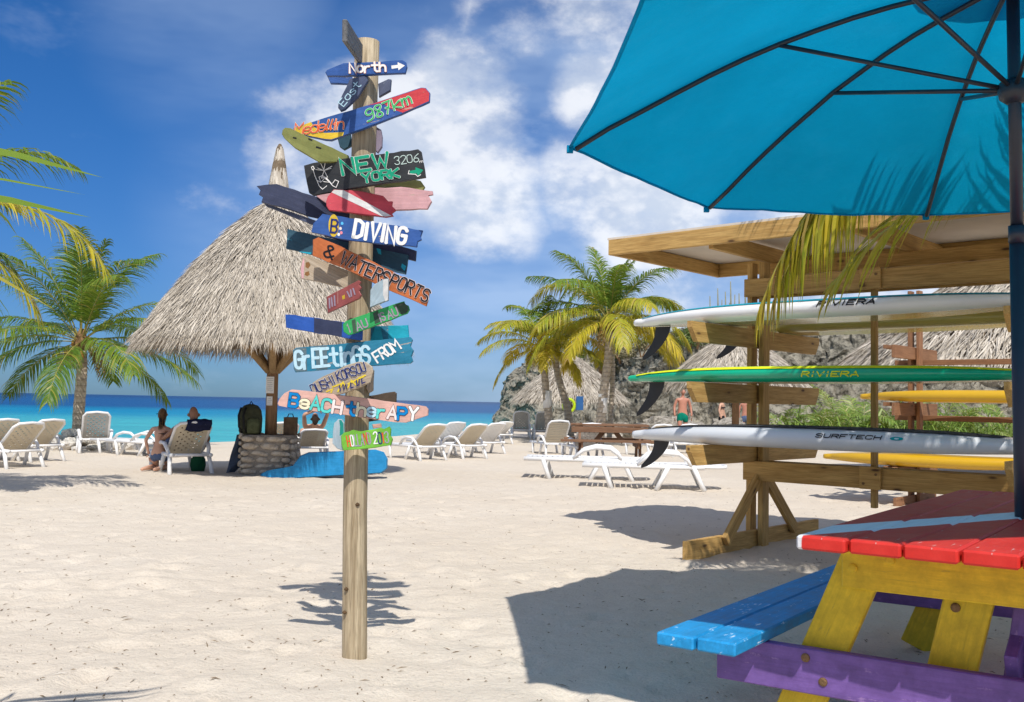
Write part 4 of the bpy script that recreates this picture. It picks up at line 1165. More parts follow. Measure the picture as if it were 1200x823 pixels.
b1, f1, zb1, th1 = sup_board('paddle_board', 'white paddle board with thin blue edge line, topmost on the rack', o1, Vd, BL, .74, .125, 1.873, white_b, white_b, yel_hull, fin=.29, group='paddle boards on the roofed rack')
rail_band(b1, f1, zb1, th1, BL, .86, .98, teal_l, 'blue_pinline')
xa, xb = xof(958, o1, 0), xof(1024, o1, 0)
rail_text(b1, f1, 'RIVIERA', xa, xb, .072, .072, .034, .0045, i_black)
o2 = tail_at(742, 437, -.62)
b2, f2_, zb2, th2 = sup_board('paddle_board', 'green paddle board with yellow stripe on the middle level of the rack', o2, Vd, BL, .74, .115, 1.393, green_b, green_b, yel_hull, fin=.30, group='paddle boards on the roofed rack', rocker=.03)
rail_band(b2, f2_, zb2, th2, BL, .80, .93, lemon, 'yellow_pinline')
xa, xb = xof(940, o2, 0), xof(1005, o2, 0)
rail_text(b2, f2_, 'RIVIERA', xa, xb, .040, .040, .034, .0045, lemon)
o3 = tail_at(748, 508, -.62)
b3, f3, zb3, th3 = sup_board('paddle_board', 'pale grey paddle board with dark deck pad on the lowest rack level', o3, Vd, BL, .78, .15, .893, white_b, grey_b, white_b, fin=.25, group='paddle boards on the roofed rack', pad=(.05, .9, pad_m), rocker=.04)
xa, xb = xof(958, o3, 0), xof(1032, o3, 0)
rail_text(b3, f3, 'SURFTECH', xa, xb, .098, .098, .026, .0035, i_black)
lt = Letters(); xc = xof(1050, o3, 0)
mbv = MB(); mbv.v = [f3(xc + .045 * math.cos(a), .108 + .013 * math.sin(a), .001) for a in np.linspace(0, 6.28, 16, endpoint=False)]; mbv.f = [list(range(16))]
mbv.build('oval_logo', ink('teal_logo', (0.0, .32, .34)), b3)
mbv = MB(); mbv.v = [f3(xc + .016 * math.cos(a), .108 + .006 * math.sin(a), .0025) for a in np.linspace(0, 6.28, 12, endpoint=False)]; mbv.f = [list(range(12))]
mbv.build('oval_logo_centre', i_pale, b3)
# far side of the same rack: only fin and hull of one board are seen
o4 = tail_at(835, 400, .62)
sup_board('paddle_board', 'paddle board on the far side of the rack top, its fin showing', o4, Vd, BL, .72, .11, 1.873, white_b, yel_rail, yel_rail, fin=.22, group='paddle boards on the roofed rack')

# second rack behind, with yellow boards
r2 = G(1073, 590)
rack2 = empty('board_rack', r2, 0, 'reddish timber rack with yellow boards behind the roofed rack', 'rack')
pr = MAT['pine_red']
for fv in (0.0, 2.0):
    for s in (-1, 1): beam('post', rk(0, fv + s * .055, 0), rk(0, fv + s * .055, 2.75), .12, .045, pr, rack2, up=Vd)
    beam('foot_beam', rk(-.7, fv, .05), rk(.7, fv, .05), .045, .12, pr, rack2)
    for zt in (.50, 1.30, 2.02):
        beam('arm', rk(-.75, fv, zt - .09), rk(.75, fv, zt - .09), .045, .16, pr, rack2)
for zt in (.50, 1.30, 2.02):
    beam('long_beam', rk(.10, -.3, zt - .20), rk(.10, 2.6, zt - .20), .04, .07, pr, rack2)
    beam('support_slat', rk(-.72, -.12, zt - .03), rk(.1, -.12, zt - .03), .04, .05, pr, rack2)
for zt, u_, lab in ((1.30, -.38, 'orange-yellow board on the middle level of the reddish rack'), (.50, -.38, 'yellow board on the bottom level of the reddish rack')):
    o = Vector(r2) + U * u_ - Vd * (.55 if zt > 1 else 1.05)
    rt, fn_, zz, tt = sup_board('paddle_board', lab, o, Vd, 3.0, .66, .14, zt, yel_b, yel_b, yel_b, fin=False, group='yellow boards on the rear rack', rocker=.10)
# ------------------------------------------------------------------ turquoise umbrella
zt_table = .79
pole_tab = G(1198.5, 606, zt_table)
apex = Vector((1.900, 3.70, 2.88))
umb_root_loc = pole_tab + (pole_tab - apex) * ((pole_tab.z) / (apex.z - pole_tab.z))
umb = empty('parasol', umb_root_loc, 0, 'large turquoise canvas umbrella with dark blue pole through the colourful table', 'umbrella')
inv = Vector(umb_root_loc)
pole_pts = [umb_root_loc.lerp(apex, k) for k in (0, .2, .4, .62, .62, .8, 1.0)]
MB().tube([p - inv for p in (umb_root_loc, umb_root_loc.lerp(apex, .66))], .029, 18).build('pole', MAT['pole_blue'], umb, True)
MB().tube([p - inv for p in (umb_root_loc.lerp(apex, .66), apex + Vector((0, 0, .05)))], .0235, 18).build('upper_pole', MAT['pole_blue'], umb, True)
MB().tube([p - inv for p in (umb_root_loc.lerp(apex, .645), umb_root_loc.lerp(apex, .668))], .032, 18).build('pole_collar', MAT['pole_blue'], umb, True)
hub = umb_root_loc.lerp(apex, .848)
MB().lathe([(.03, -.05), (.055, -.03), (.06, .0), (.055, .03), (.03, .045)], 16, hub - inv).build('strut_hub', MAT['rib_metal'], umb, True)
MB().lathe([(.03, -.05), (.055, -.03), (.06, .0), (.045, .04), (.01, .06)], 16, apex - inv - Vector((0, 0, .03))).build('top_hub', MAT['rib_metal'], umb, True)
zrim = 2.305
cc = Vector((1.98, 3.66, 0)); Rm = 1.97
rim = []
A_, B_, C_ = P(668, 172, 4.286), P(828, 243, 5.44), P(1085, 252, 5.548)
Z_ = Vector((.340, 2.54, 2.30))
for k in range(8):
    an = R(160.5 + 45 * k) if k < 5 else R(160.5 - 45 * (8 - k))
    rim.append(Vector((cc.x + Rm * math.cos(an), cc.y + Rm * math.sin(an), zrim)))
rim[0] = A_; rim[7] = B_; rim[6] = C_; rim[1] = Z_
rim[2] = Vector((1.36, 1.93, zrim)); rim[3] = Vector((2.72, 2.45, zrim)); rim[4] = Vector((3.55, 3.50, zrim)); rim[5] = Vector((3.40, 4.90, zrim))
NS, NA = 22, 16
def canopy_pt(i, s, a):
    """panel i between rib i and i+1; s: 0 apex..1 rim; a: 0..1 across"""
    r0, r1 = rim[i], rim[(i + 1) % 8]
    def rib(rv, s):
        p = apex.lerp(rv, s); p.z += .13 * math.sin(math.pi * s) * (1 - .3 * s); return p
    p = rib(r0, s).lerp(rib(r1, s), a)
    sag = math.sin(math.pi * a)
    p.z -= .014 * sag * s
    ctr_ = apex.copy(); ctr_.z = p.z
    p = p.lerp(ctr_, .007 * sag * s ** 2)                 # scalloped edge
    p.z += (.010 * mnoise.noise(p * 4.0) + .005 * mnoise.noise(p * 11.0)) * s
    return p
for i in range(8):
    mb = MB()
    for j in range(NS + 1):
        for k in range(NA + 1): mb.v.append(canopy_pt(i, max(.02, j / NS), k / NA) - inv)
    for j in range(NS):
        for k in range(NA):
            a = j * (NA + 1) + k; mb.f.append([a, a + 1, a + NA + 2, a + NA + 1])
    pn = mb.build('canopy_panel', MAT['canopy'], umb, True)
    hem = MB().tube([canopy_pt(i, 1.0, k / 12) - inv for k in range(13)], .007, 6); hem.build('hem', MAT['canopy'], pn, True)
    rp = []
    for j in range(13):
        p = canopy_pt(i, max(.02, j / 12 * .985), 0.0); p.z -= .022; rp.append(p - inv)
    MB().tube(rp, .0115, 8).build('rib', MAT['rib_metal'], umb, True)
    MB().tube([hub - inv + Vector((0, 0, .0)), rp[6] + Vector((0, 0, -.004))], .0095, 8).build('strut', MAT['rib_metal'], umb, True)
    tip = rim[i] - inv; MB().box(tip + Vector((0, 0, -.012)), (.028, .028, .03)).build('corner_pocket', MAT['canopy'], umb)
# vent cap above the apex
mb = MB()
for j in range(5):
    for k in range(25):
        an = 2 * math.pi * k / 24; r = .02 + .34 * j / 4
        mb.v.append(apex - inv + Vector((r * math.cos(an), r * math.sin(an), .13 - .17 * (j / 4) ** 1.3)))
for j in range(4):
    for k in range(24): a = j * 25 + k; mb.f.append([a, a + 1, a + 26, a + 25])
mb.build('vent_cap', MAT['canopy'], umb, True)

# ------------------------------------------------------------------ colourful picnic table
tc = G(931.5, 627, zt_table)
e_ = Vector((math.cos(R(-33)), math.sin(R(-33)), 0)); l_ = Vector((math.cos(R(54)), math.sin(R(54)), 0))
LEN, NPL, PIT, PW, TH = 2.45, 7, .163, .156, .045
Wt = NPL * PIT
mid = tc + e_ * (Wt / 2) + l_ * (LEN / 2)
tbl = empty('picnic_table', (mid.x, mid.y, 0), R(54 - 90), 'picnic table painted red, white, yellow, purple and blue under the umbrella', 'table')
Mt = Matrix.Translation((mid.x, mid.y, 0)) @ Matrix.Rotation(R(54 - 90), 4, 'Z')
Ti = Mt.inverted()
def T(a, b, z): return Ti @ (Vector((tc.x, tc.y, 0)) + e_ * a + l_ * b + Vector((0, 0, z)))   # a across the end, b along, z up
def m_flag():
    """red paint with a white diagonal band running from the near left corner, as on a dive flag"""
    m, t, b, _ = new_mat('red_and_white_table_paint')
    v = t.coord(); geo = t.new('ShaderNodeNewGeometry'); wp = geo.outputs['Position']
    sep = t.new('ShaderNodeSeparateXYZ'); t.l.new(wp, sep.inputs[0])
    # band through the near left corner, laid out on the table top in metres
    p0 = G(940, 623, zt_table); p1 = G(1190, 604, zt_table); dd = (p1 - p0); dd.normalize()
    dist = t.math('ADD', t.math('MULTIPLY', t.math('SUBTRACT', sep.outputs[0], p0.x), -dd.y), t.math('MULTIPLY', t.math('SUBTRACT', sep.outputs[1], p0.y), dd.x))
    g = t.noise(t.mapping(v, (2.2, 34, 34)), 2.0, 6, .65, .35); big = t.noise(v, 8.0, 6, .7)
    wob = t.math('MULTIPLY', t.math('SUBTRACT', t.noise(wp, 11, 3, .5), .5), .02)
    ad = t.math('ABSOLUTE', t.math('ADD', dist, wob))
    band = t.mapr(ad, .070, .074, 1, 0)
    redc = t.mix(t.mapr(big, .3, .7), (.60, .022, .015), (.68, .04, .028))
    c = t.mix(band, redc, (.74, .75, .76))
    chip = t.math('ADD', t.math('MULTIPLY', g, .6), t.math('MULTIPLY', big, .55))
    c = t.mix(t.mapr(chip, .70, .73, 0, .8), c, (.66, .46, .42))
    c = t.mix(t.mapr(g, .3, .75, 0, .22), c, (.2, .02, .02))
    t.put(b.inputs['Base Color'], c); t.put(b.inputs['Roughness'], t.mapr(big, .2, .8, .40, .60)); b.inputs['Specular IOR Level'].default_value = .28
    t.put(b.inputs['Normal'], t.bump(g, .3, .004))
    return m
MAT['flag'] = m_flag()
t_yel = pm('table_yellow_paint', (0.80, 0.55, 0.010), .5, under=(.45, .32, .03), wear_scale=2.2); t_pur = pm('table_purple_paint', (0.19, 0.095, 0.36), .5, under=(.30, .18, .40), wear_scale=2.2); t_blu = pm('table_blue_paint', (0.004, 0.32, 0.70), .5, under=(.62, .78, .84), wear_scale=2.2)
upz = Vector((0, 0, 1))
for i in range(NPL):
    a = (i + .5) * PIT
    j = (-.004, .006, 0, .004, -.006, .003, 0)[i]
    beam('top_plank', T(a, j, zt_table - TH / 2), T(a, LEN + j, zt_table - TH / 2), PW, TH, MAT['flag'], tbl, bev=.007)
WB = .042
for b in (.30, LEN - .30):
    s = -1 if b < 1 else 1
    beam('cross_beam', T(.06, b, zt_table - TH - .078), T(Wt - .06, b, zt_table - TH - .078), WB, .155, t_yel, tbl)
    zb_ = .290
    beam('bench_beam', T(-.385, b, zb_), T(Wt + .385, b, zb_), WB, .155, t_pur, tbl)
    for sg in (0, 1):
        x0, x1 = (.135, -.16) if sg == 0 else (Wt - .145, Wt + .16)
        beam('leg', T(x0, b + .046, zt_table - TH - .02), T(x1, b + .046, .0), WB, .150, t_yel if sg == 0 or b > 1 else t_pur, tbl, up=(T(0, 1, 0) - T(0, 0, 0)).normalized().cross((T(x1, b, 0) - T(x0, b, zt_table)).normalized()))
    for (aa, zz) in ((.10, .66), (.22, .70), (Wt - .1, .66), (Wt - .22, .70)):
        p = T(aa, b, zz); q = (T(0, 0, 0) - T(0, 1, 0)).normalized()
        MB().tube([p + q * .020, p + q * .027, p + q * .030], [.016, .015, .009], 12).build('bolt_head', MAT['table_bolt'] if 'table_bolt' in MAT else MAT.setdefault('table_bolt', t_yel), tbl)
    for (aa, zz) in ((-.06, .335), (.0, .262), (Wt + .06, .335), (Wt, .262)):
        p = T(aa, b, zz - .0); q = (T(0, 0, 0) - T(0, 1, 0)).normalized()
        MB().tube([p + q * .019, p + q * .025, p + q * .027], [.016, .015, .010], 14).build('bolt_head', MAT['brass'], tbl)
# middle legs of the near frame
ya = (T(0, 1, 0) - T(0, 0, 0)).normalized()
for a0, a1, bb, mm in ((.47, .31, .40, t_yel), (.66, .56, .46, t_pur)):
    p0_, p1_ = T(a0, bb, zt_table - TH - .02), T(a1, bb, 0)
    beam('middle_leg', p0_, p1_, WB, .15, mm, tbl, up=ya.cross((p1_ - p0_).normalized()))
for aa, zz in ((.40, .55), (.475, .60)):
    p = T(aa, .40, zz); q = -ya
    MB().tube([p + q * .019, p + q * .026, p + q * .029], [.016, .015, .009], 12).build('bolt_head', MAT['brass'], tbl)
beam('centre_brace', T(Wt / 2, .36, .36), T(Wt / 2, LEN / 2 - .05, zt_table - TH - .02), .042, .14, t_pur, tbl)
beam('centre_brace', T(Wt / 2, LEN - .36, .36), T(Wt / 2, LEN / 2 + .05, zt_table - TH - .02), .042, .14, t_yel, tbl)
beam('cross_beam', T(.06, LEN / 2, zt_table - TH - .078), T(Wt - .06, LEN / 2, zt_table - TH - .078), WB, .155, t_pur, tbl)
zs = .413
bl_c = G(771, 739, zs)
off = Ti @ Vector(bl_c) - T(0, 0, 0)
ax, bx = off.dot((T(1, 0, 0) - T(0, 0, 0)).normalized()), off.dot((T(0, 1, 0) - T(0, 0, 0)).normalized())
for i in range(2):
    a = ax + (i + .5) * .146
    beam('bench_plank', T(a, bx + .006 * i, zs - .022), T(a, LEN - bx, zs - .022), .140, .045, t_blu, tbl, bev=.006)
    a2 = Wt - ax - (i + .5) * .146
    beam('bench_plank', T(a2, bx, zs - .022), T(a2, LEN - bx, zs - .022), .140, .045, t_blu, tbl, bev=.006)
# ------------------------------------------------------------------ sun loungers
# local: +Y towards the feet, origin under the head end; each part is its own mesh, copies share it
LW, LL = .64, 1.85
def perforated(w, h, t, nx, ny, hole=.30):
    """plate in XZ with diamond holes"""
    mb = MB(); cw, ch = w / nx, h / ny
    for sy in (-t / 2, t / 2):
        for i in range(nx):
            for j in range(ny):
                cx, cz = -w / 2 + (i + .5) * cw, (j + .5) * ch; n = len(mb.v)
                o = [(-.5, -.5), (.5, -.5), (.5, .5), (-.5, .5)]
                k = hole if (i + j) % 2 == 0 and 0 < i < nx - 1 and 0 < j < ny - 1 else 0
                for a, b in o: mb.v.append(Vector((cx + a * cw, sy, cz + b * ch)))
                if k:
                    for a, b in ((0, -1), (1, 0), (0, 1), (-1, 0)): mb.v.append(Vector((cx + a * k * cw, sy, cz + b * k * ch)))
                    fs = [[0, 1, 4], [1, 5, 4], [1, 2, 5], [2, 6, 5], [2, 3, 6], [3, 7, 6], [3, 0, 7], [0, 4, 7]]
                else: fs = [[0, 1, 2, 3]]
                for q in fs: mb.f.append([n + x for x in (q if sy < 0 else q[::-1])])
    return mb
def bar(pts, r=.022, n=8, flat=1.0): return MB().tube(pts, r, n, True, flat)
SEAT, HINGE = .33, .62
ME = {}
side = []
def arch_mesh(x):
    mb = MB()
    mb.tube([(x, .12, SEAT), (x, .75, SEAT), (x, LL, SEAT)], .034, 8)
    return mb.mesh('side_rail')
ME['rail'] = [arch_mesh(-LW / 2), arch_mesh(LW / 2)]
def leg_mesh(x, y0, y1):
    return MB().tube([(x * 1.0, y0, SEAT + .02), (x * 1.06, (y0 + y1) / 2, .17), (x * 1.10, y1, .0)], [.040, .034, .038], 8).mesh('leg')
ME['leg'] = [leg_mesh(s * LW / 2, .28, .12) for s in (-1, 1)] + [leg_mesh(s * LW / 2, .62, .80) for s in (-1, 1)] + [leg_mesh(s * LW / 2, LL - .30, LL - .42) for s in (-1, 1)]
def arm_mesh(x):
    q = [(x, .30, SEAT), (x * 1.09, .36, SEAT + .10), (x * 1.12, .48, SEAT + .185), (x * 1.12, .70, SEAT + .20), (x * 1.10, .90, SEAT + .15), (x * 1.03, 1.06, SEAT + .02)]
    return MB().tube(q, [.032, .034, .040, .042, .038, .032], 8, True, .8).mesh('armrest')
ME['arm'] = [arm_mesh(-LW / 2), arm_mesh(LW / 2)]
mb = MB()
ME['slat'] = MB().box((0, 0, 0), (LW - .02, .062, .022)).mesh('slat')
ME['back'] = perforated(LW - .10, .78, .014, 9, 13, .36).mesh('backrest_panel')
mb = MB()
ME['back_slats'] = [MB().box((0, 0, z), (LW - .10, .014, .047)).mesh('back_slat') for z in (.0,)][0]
fr = [(-LW / 2 + .03, 0, .0), (-LW / 2 + .03, 0, .70), (-LW / 2 + .09, 0, .80), (0, 0, .83), (LW / 2 - .09, 0, .80), (LW / 2 - .03, 0, .70), (LW / 2 - .03, 0, 0)]
ME['back_frame'] = MB().tube(fr, .027, 8).mesh('back_frame')
ME['cross'] = MB().tube([(-LW / 2, 0, 0), (LW / 2, 0, 0)], .024, 8).mesh('cross_bar')
def lounger(px, py, rz, back, label, panel='plastic_tan', kind='perf', group='white plastic sun loungers on the sand', z=None, scale=.87, anchor=(0, .12), full=True):
    anchor = (anchor[0] * scale, anchor[1] * scale)
    g = G(px, py, 0.0); zz = sand_z(g.x, g.y)
    g = G(px, py, zz)
    c, s = math.cos(rz), math.sin(rz)
    loc = Vector((g.x - (c * anchor[0] - s * anchor[1]), g.y - (s * anchor[0] + c * anchor[1]), zz - .012))
    r = empty('sun_lounger', loc, rz, label, 'sun lounger', group); r.scale = (scale,) * 3
    wh = MAT['plastic_white']; pm_ = MAT[panel]
    for me in ME['rail']: add('side_rail', me, None, r)
    for me in ME['leg']: add('leg', me, None, r)
    for me in ME['arm']: add('armrest', me, None, r)
    for y in (.16, HINGE + .02, LL - .02): add('cross_bar', ME['cross'], None, r, Matrix.Translation((0, y, SEAT)))
    for k in range(14): add('slat', ME['slat'], None, r, Matrix.Translation((0, HINGE + .08 + k * .083, SEAT + .012)))
    Mb = Matrix.Translation((0, HINGE, SEAT + .01)) @ Matrix.Rotation(math.pi / 2 - back, 4, 'X')
    bf_ = add('backrest', ME['back_frame'], None, r, Mb)
    if kind == 'perf': add('backrest_panel', panel_mesh('back', panel), None, bf_)
    else:
        for k in range(12): add('back_slat', panel_mesh('back_slats', panel), None, bf_, Matrix.Translation((0, 0, .05 + k * .062)))
    return r
_pm = {}
def panel_mesh(key, panel):
    if (key, panel) not in _pm:
        me = ME[key].copy(); me.materials.clear(); me.materials.append(MAT[panel]); _pm[(key, panel)] = me
    return _pm[(key, panel)]
for k in ('rail', 'leg', 'arm'):
    for me in ME[k]:
        me.materials.append(MAT['plastic_white']); me.polygons.foreach_set('use_smooth', [True] * len(me.polygons))
for k in ('slat', 'back_frame', 'cross'): ME[k].materials.append(MAT['plastic_white'])
for k in ('back_frame', 'cross'): ME[k].polygons.foreach_set('use_smooth', [True] * len(ME[k].polygons))
D2 = R
lounger(30, 549, D2(56), D2(38), 'tan-backed lounger nearest the left edge of the photo')
lounger(2, 541, D2(56), D2(38), 'lounger half out of frame behind the leftmost one')
lounger(56, 541, D2(56), D2(38), 'lounger directly behind and right of the leftmost one')
lounger(112, 531, D2(26), D2(50), 'lounger standing behind the palm trunk and its stone heap', 'plastic_grey')
lounger(151, 532, D2(64), D2(0), 'flat white lounger right of the stone heap', anchor=(0, .9))
lounger(172, 534, D2(64), D2(0), 'flat white lounger partly hidden by the kneeling woman', anchor=(0, .9))
lch = lounger(224, 556, D2(33), D2(41), 'perforated lounger with a navy towel over its back, beside the kneeling woman', scale=.92)
lounger(333, 537, D2(22), D2(36), 'lounger behind the stone base of the thatched parasol')
lsb = lounger(367, 541, D2(18), D2(30), 'tan lounger with a sunbather, behind the blue driftwood', scale=.84)
lounger(508, 540, D2(38), D2(38), 'first tan-backed lounger right of the signpost')
lounger(532, 534, D2(38), D2(38), 'lounger tucked between the two nearest pairs right of the signpost', 'plastic_white')
lounger(557, 538, D2(38), D2(38), 'second tan-backed lounger right of the signpost')
lounger(580, 533, D2(38), D2(38), 'third lounger in the row right of the signpost', 'plastic_white')
lounger(611, 514, D2(2), D2(58), 'small upright lounger near the water, left of the palms', 'plastic_grey')
lounger(637, 515, D2(2), D2(58), 'small upright lounger near the water, beside the slim palm trunk', 'plastic_grey')
lounger(590, 521, D2(30), D2(30), 'far white lounger by the water edge', 'plastic_white')
lounger(655, 535, D2(14), D2(48), 'lounger with horizontal back slats left of the brown picnic table', 'plastic_tan', 'slats')
lounger(692, 540, D2(12), D2(44), 'lounger partly behind the brown picnic table', 'plastic_white')
lounger(682, 561, D2(84), D2(0), 'flat white lounger in front of the brown picnic table, farther of the two', 'plastic_white', scale=1.0, anchor=(0, .93))
lounger(757, 571, D2(84), D2(0), 'flat white lounger in front of the brown picnic table, nearer of the two', 'plastic_white', scale=1.0, anchor=(0, .93))
lounger(775, 536, D2(20), D2(40), 'tan-backed lounger right of the brown picnic table')
lounger(806, 533, D2(20), D2(40), 'white lounger seen under the rack beside the brown table', 'plastic_white')

# ------------------------------------------------------------------ brown picnic table
bt_ = G(713, 540)
br_t = empty('picnic_table', bt_, R(-3), 'brown wooden picnic table among the white loungers', 'table')
bw_ = MAT['brown_table']
for i in range(5): beam('top_plank', (-.82, -.33 + i * .165, .76), (.82, -.33 + i * .165, .76), .155, .042, bw_, br_t)
for s in (-1, 1):
    for i in range(2): beam('bench_plank', (-1.02 if s < 0 else -.95, s * (.62 + i * .15), .44), (1.02 if s < 0 else .95, s * (.62 + i * .15), .44), .14, .045, bw_, br_t)
    beam('bench_beam', (s * .58, -.78, .36), (s * .58, .78, .36), .04, .13, bw_, br_t)
    beam('cross_beam', (s * .58, -.38, .68), (s * .58, .38, .68), .04, .12, bw_, br_t)
    for q in (-1, 1): beam('leg', (s * .625, q * .22, .73), (s * .625, q * .62, 0), .05, .17, bw_, br_t, up=Vector((0, 1, .3)))
    beam('apron_board', (s * .30, -.2, .40), (s * .05, -.2, .72), .04, .1, bw_, br_t)
beam('apron_board', (-.80, -.385, .665), (.80, -.385, .665), .03, .12, bw_, br_t)

# ------------------------------------------------------------------ people
def skin_mesh(name, J, E, root=0, sub=1):
    me = bpy.data.meshes.new(name); names = list(J)
    idx = {k: i for i, k in enumerate(names)}
    me.from_pydata([J[k][0] for k in names], [(idx[a], idx[b]) for a, b in E], [])
    tmp = bpy.data.objects.new(name + '_tmp', me); col.objects.link(tmp)
    sk = tmp.modifiers.new('skin', 'SKIN'); sk.use_smooth_shade = True
    if not me.skin_vertices: 
        pass
    lay = me.skin_vertices[0].data
    for i, k in enumerate(names):
        r = J[k][1]; lay[i].radius = r if isinstance(r, tuple) else (r, r); lay[i].use_root = (i == root)
    ss = tmp.modifiers.new('sub', 'SUBSURF'); ss.levels = sub; ss.render_levels = sub
    dg = bpy.context.evaluated_depsgraph_get(); dg.update()
    out = bpy.data.meshes.new_from_object(tmp.evaluated_get(dg)); out.name = name
    bpy.data.objects.remove(tmp); 
    return out
def fingers(mb, wrist, d, side_, up=Vector((0, 0, 1)), s=1.0):
    for i, (o, L) in enumerate(((-.028, .060), (-.010, .075), (.010, .080), (.028, .070))):
        b = wrist + d * .075 * s + side_ * o * s; t = (d + side_ * o * 3).normalized()
        mb.tube([b, b + t * L * .5 * s, b + t * L * .85 * s - up * .012 * s, b + t * L * s - up * .025 * s], [.010 * s, .0095 * s, .0085 * s, .005 * s], 6)
    b = wrist + d * .03 * s - side_ * .032 * s; t = (d * .7 - side_ * .8).normalized()
    mb.tube([b, b + t * .03 * s, b + t * .055 * s], [.012 * s, .011 * s, .006 * s], 6)
def join(me, mb, name):
    v = [Vector(x.co) for x in me.vertices] ; f = [list(p.vertices) for p in me.polygons]
    n = len(v); v += mb.v; f += [[n + i for i in q] for q in mb.f]
    return mesh(name, v, f)
def head_mb(c, r=.10, fwd=Vector((0, 1, 0)), face=True):
    """skull, jaw, nose, ears"""
    mb = MB(); side_ = fwd.cross(Vector((0, 0, 1))).normalized(); rings = 11; n = 16
    for i in range(rings):
        k = -math.cos(math.pi * i / (rings - 1)); rr_ = max(.02, math.sqrt(max(0, 1 - k * k)))
        for j in range(n):
            a = 2 * math.pi * j / n; ca, sa = math.cos(a), math.sin(a)
            jaw = 1 - .28 * max(0, -k)
            p = side_ * ca * rr_ * .76 * jaw + fwd * sa * rr_ * (.92 * (jaw if sa > 0 else jaw * .85)) + Vector((0, 0, 1)) * k * 1.15
            if sa > .95 and -.35 < k < .05: p += fwd * .16
            mb.v.append(c + p * r)
    for i in range(rings - 1):
        for j in range(n): a = i * n + j; b = i * n + (j + 1) % n; mb.f.append([a, b, b + n, a + n])
    for s in (-1, 1):
        e = c + side_ * s * r * .78; mb.tube([e + Vector((0, 0, .3 * r)), e + side_ * s * .1 * r, e - Vector((0, 0, .25 * r))], [.1 * r, .2 * r, .08 * r], 6)
    return mb
def V3(*a): return Vector(a)
skin1, skin2, skin3 = m_skin('tanned_skin', (0.64, 0.36, 0.24)), m_skin('sunburnt_skin', (0.55, 0.24, 0.16)), m_skin('brown_skin', (0.33, 0.16, 0.09))
hair_m = m_leaf('brown_blond_hair', (0.10, 0.05, 0.02), (0.30, 0.18, 0.08), None, .05, .6); hair_d = m_plain('dark_cropped_hair', (0.03, 0.02, 0.015), .7, .2, .3, 40, bump=.5)
denim = m_plain('denim', (0.10, 0.14, 0.24), .9, .1, .25, 30, bump=.3); blk = m_plain('black_cloth', (0.012, 0.012, 0.015), .8, .2, .2, 20); navy_c = m_plain('navy_towel', (0.018, 0.022, 0.055), .95, .1, .3, 20, bump=.5)
greenc = m_plain('sea_green_shorts', (0.0, 0.20, 0.13), .8, .15, .2, 14); purple_c = m_plain('purple_cloth', (0.20, 0.03, 0.14), .9, .1, .3, 12, bump=.4)

# woman kneeling on the sand, seen from behind, torso twisted to the chair
wp_ = G(185, 553); wp_.z = sand_z(wp_.x, wp_.y)
wom = empty('person', wp_, R(-4), 'woman in black bikini top and denim shorts kneeling beside the towelled lounger', 'person'); wom.scale = (.80,) * 3
J = {'pel': (V3(.0, 0, .34), (.135, .10)), 'waist': (V3(.015, -.01, .50), (.095, .075)), 'rib': (V3(.035, -.01, .66), (.115, .08)), 'chest': (V3(.045, .0, .79), (.125, .08)), 'neckb': (V3(.05, .0, .89), (.06, .05)), 'neck': (V3(.05, .02, .95), .042), 'head': (V3(.045, .03, 1.00), .045),
     'shl': (V3(-.13, .0, .83), .050), 'ell': (V3(-.26, -.03, .60), .037), 'wrl': (V3(-.225, .02, .38), .026), 'hal': (V3(-.215, .05, .32), .030),
     'shr': (V3(.21, .0, .82), .050), 'elr': (V3(.30, .02, .59), .037), 'wrr': (V3(.17, .10, .45), .026), 'har': (V3(.12, .13, .42), .030),
     'hipl': (V3(-.08, .02, .28), (.095, .095)), 'knl': (V3(-.15, .24, .075), .066), 'anl': (V3(-.21, -.10, .05), .042), 'tol': (V3(-.25, -.22, .03), .03),
     'hipr': (V3(.09, .02, .28), (.095, .095)), 'knr': (V3(.13, .26, .075), .066), 'anr': (V3(.04, -.10, .05), .042), 'tor': (V3(-.01, -.20, .03), .03)}
E = [('pel', 'waist'), ('waist', 'rib'), ('rib', 'chest'), ('chest', 'neckb'), ('neckb', 'neck'), ('neck', 'head'), ('chest', 'shl'), ('shl', 'ell'), ('ell', 'wrl'), ('wrl', 'hal'), ('chest', 'shr'), ('shr', 'elr'), ('elr', 'wrr'), ('wrr', 'har'),
     ('pel', 'hipl'), ('hipl', 'knl'), ('knl', 'anl'), ('anl', 'tol'), ('pel', 'hipr'), ('hipr', 'knr'), ('knr', 'anr'), ('anr', 'tor')]
ex = MB(); fingers(ex, J['hal'][0] - V3(0, 0, -.0), V3(.2, .3, -.9).normalized(), V3(1, 0, 0)); fingers(ex, J['har'][0], V3(-.6, .5, -.5).normalized(), V3(.5, .6, 0).normalized())
hd = head_mb(V3(.04, .045, 1.10), .098, V3(-.75, .65, 0).normalized()); n0 = len(ex.v); ex.v += hd.v; ex.f += [[n0 + i for i in q] for q in hd.f]
body = join(skin_mesh('body', J, E, 0, 2), ex, 'body'); add('body', body, skin1, wom, None, True)
Js = {'a': (V3(.0, -.01, .44), (.118, .095)), 'p': (V3(0, 0, .35), (.155, .12)), 'l': (V3(-.08, .02, .29), (.115, .11)), 'l2': (V3(-.115, .12, .20), (.10, .10)), 'r': (V3(.09, .02, .29), (.115, .11)), 'r2': (V3(.115, .12, .20), (.10, .10))}
add('shorts', skin_mesh('shorts', Js, [('a', 'p'), ('p', 'l'), ('l', 'l2'), ('p', 'r'), ('r', 'r2')], 1, 2), denim, wom, None, True)
ring = []
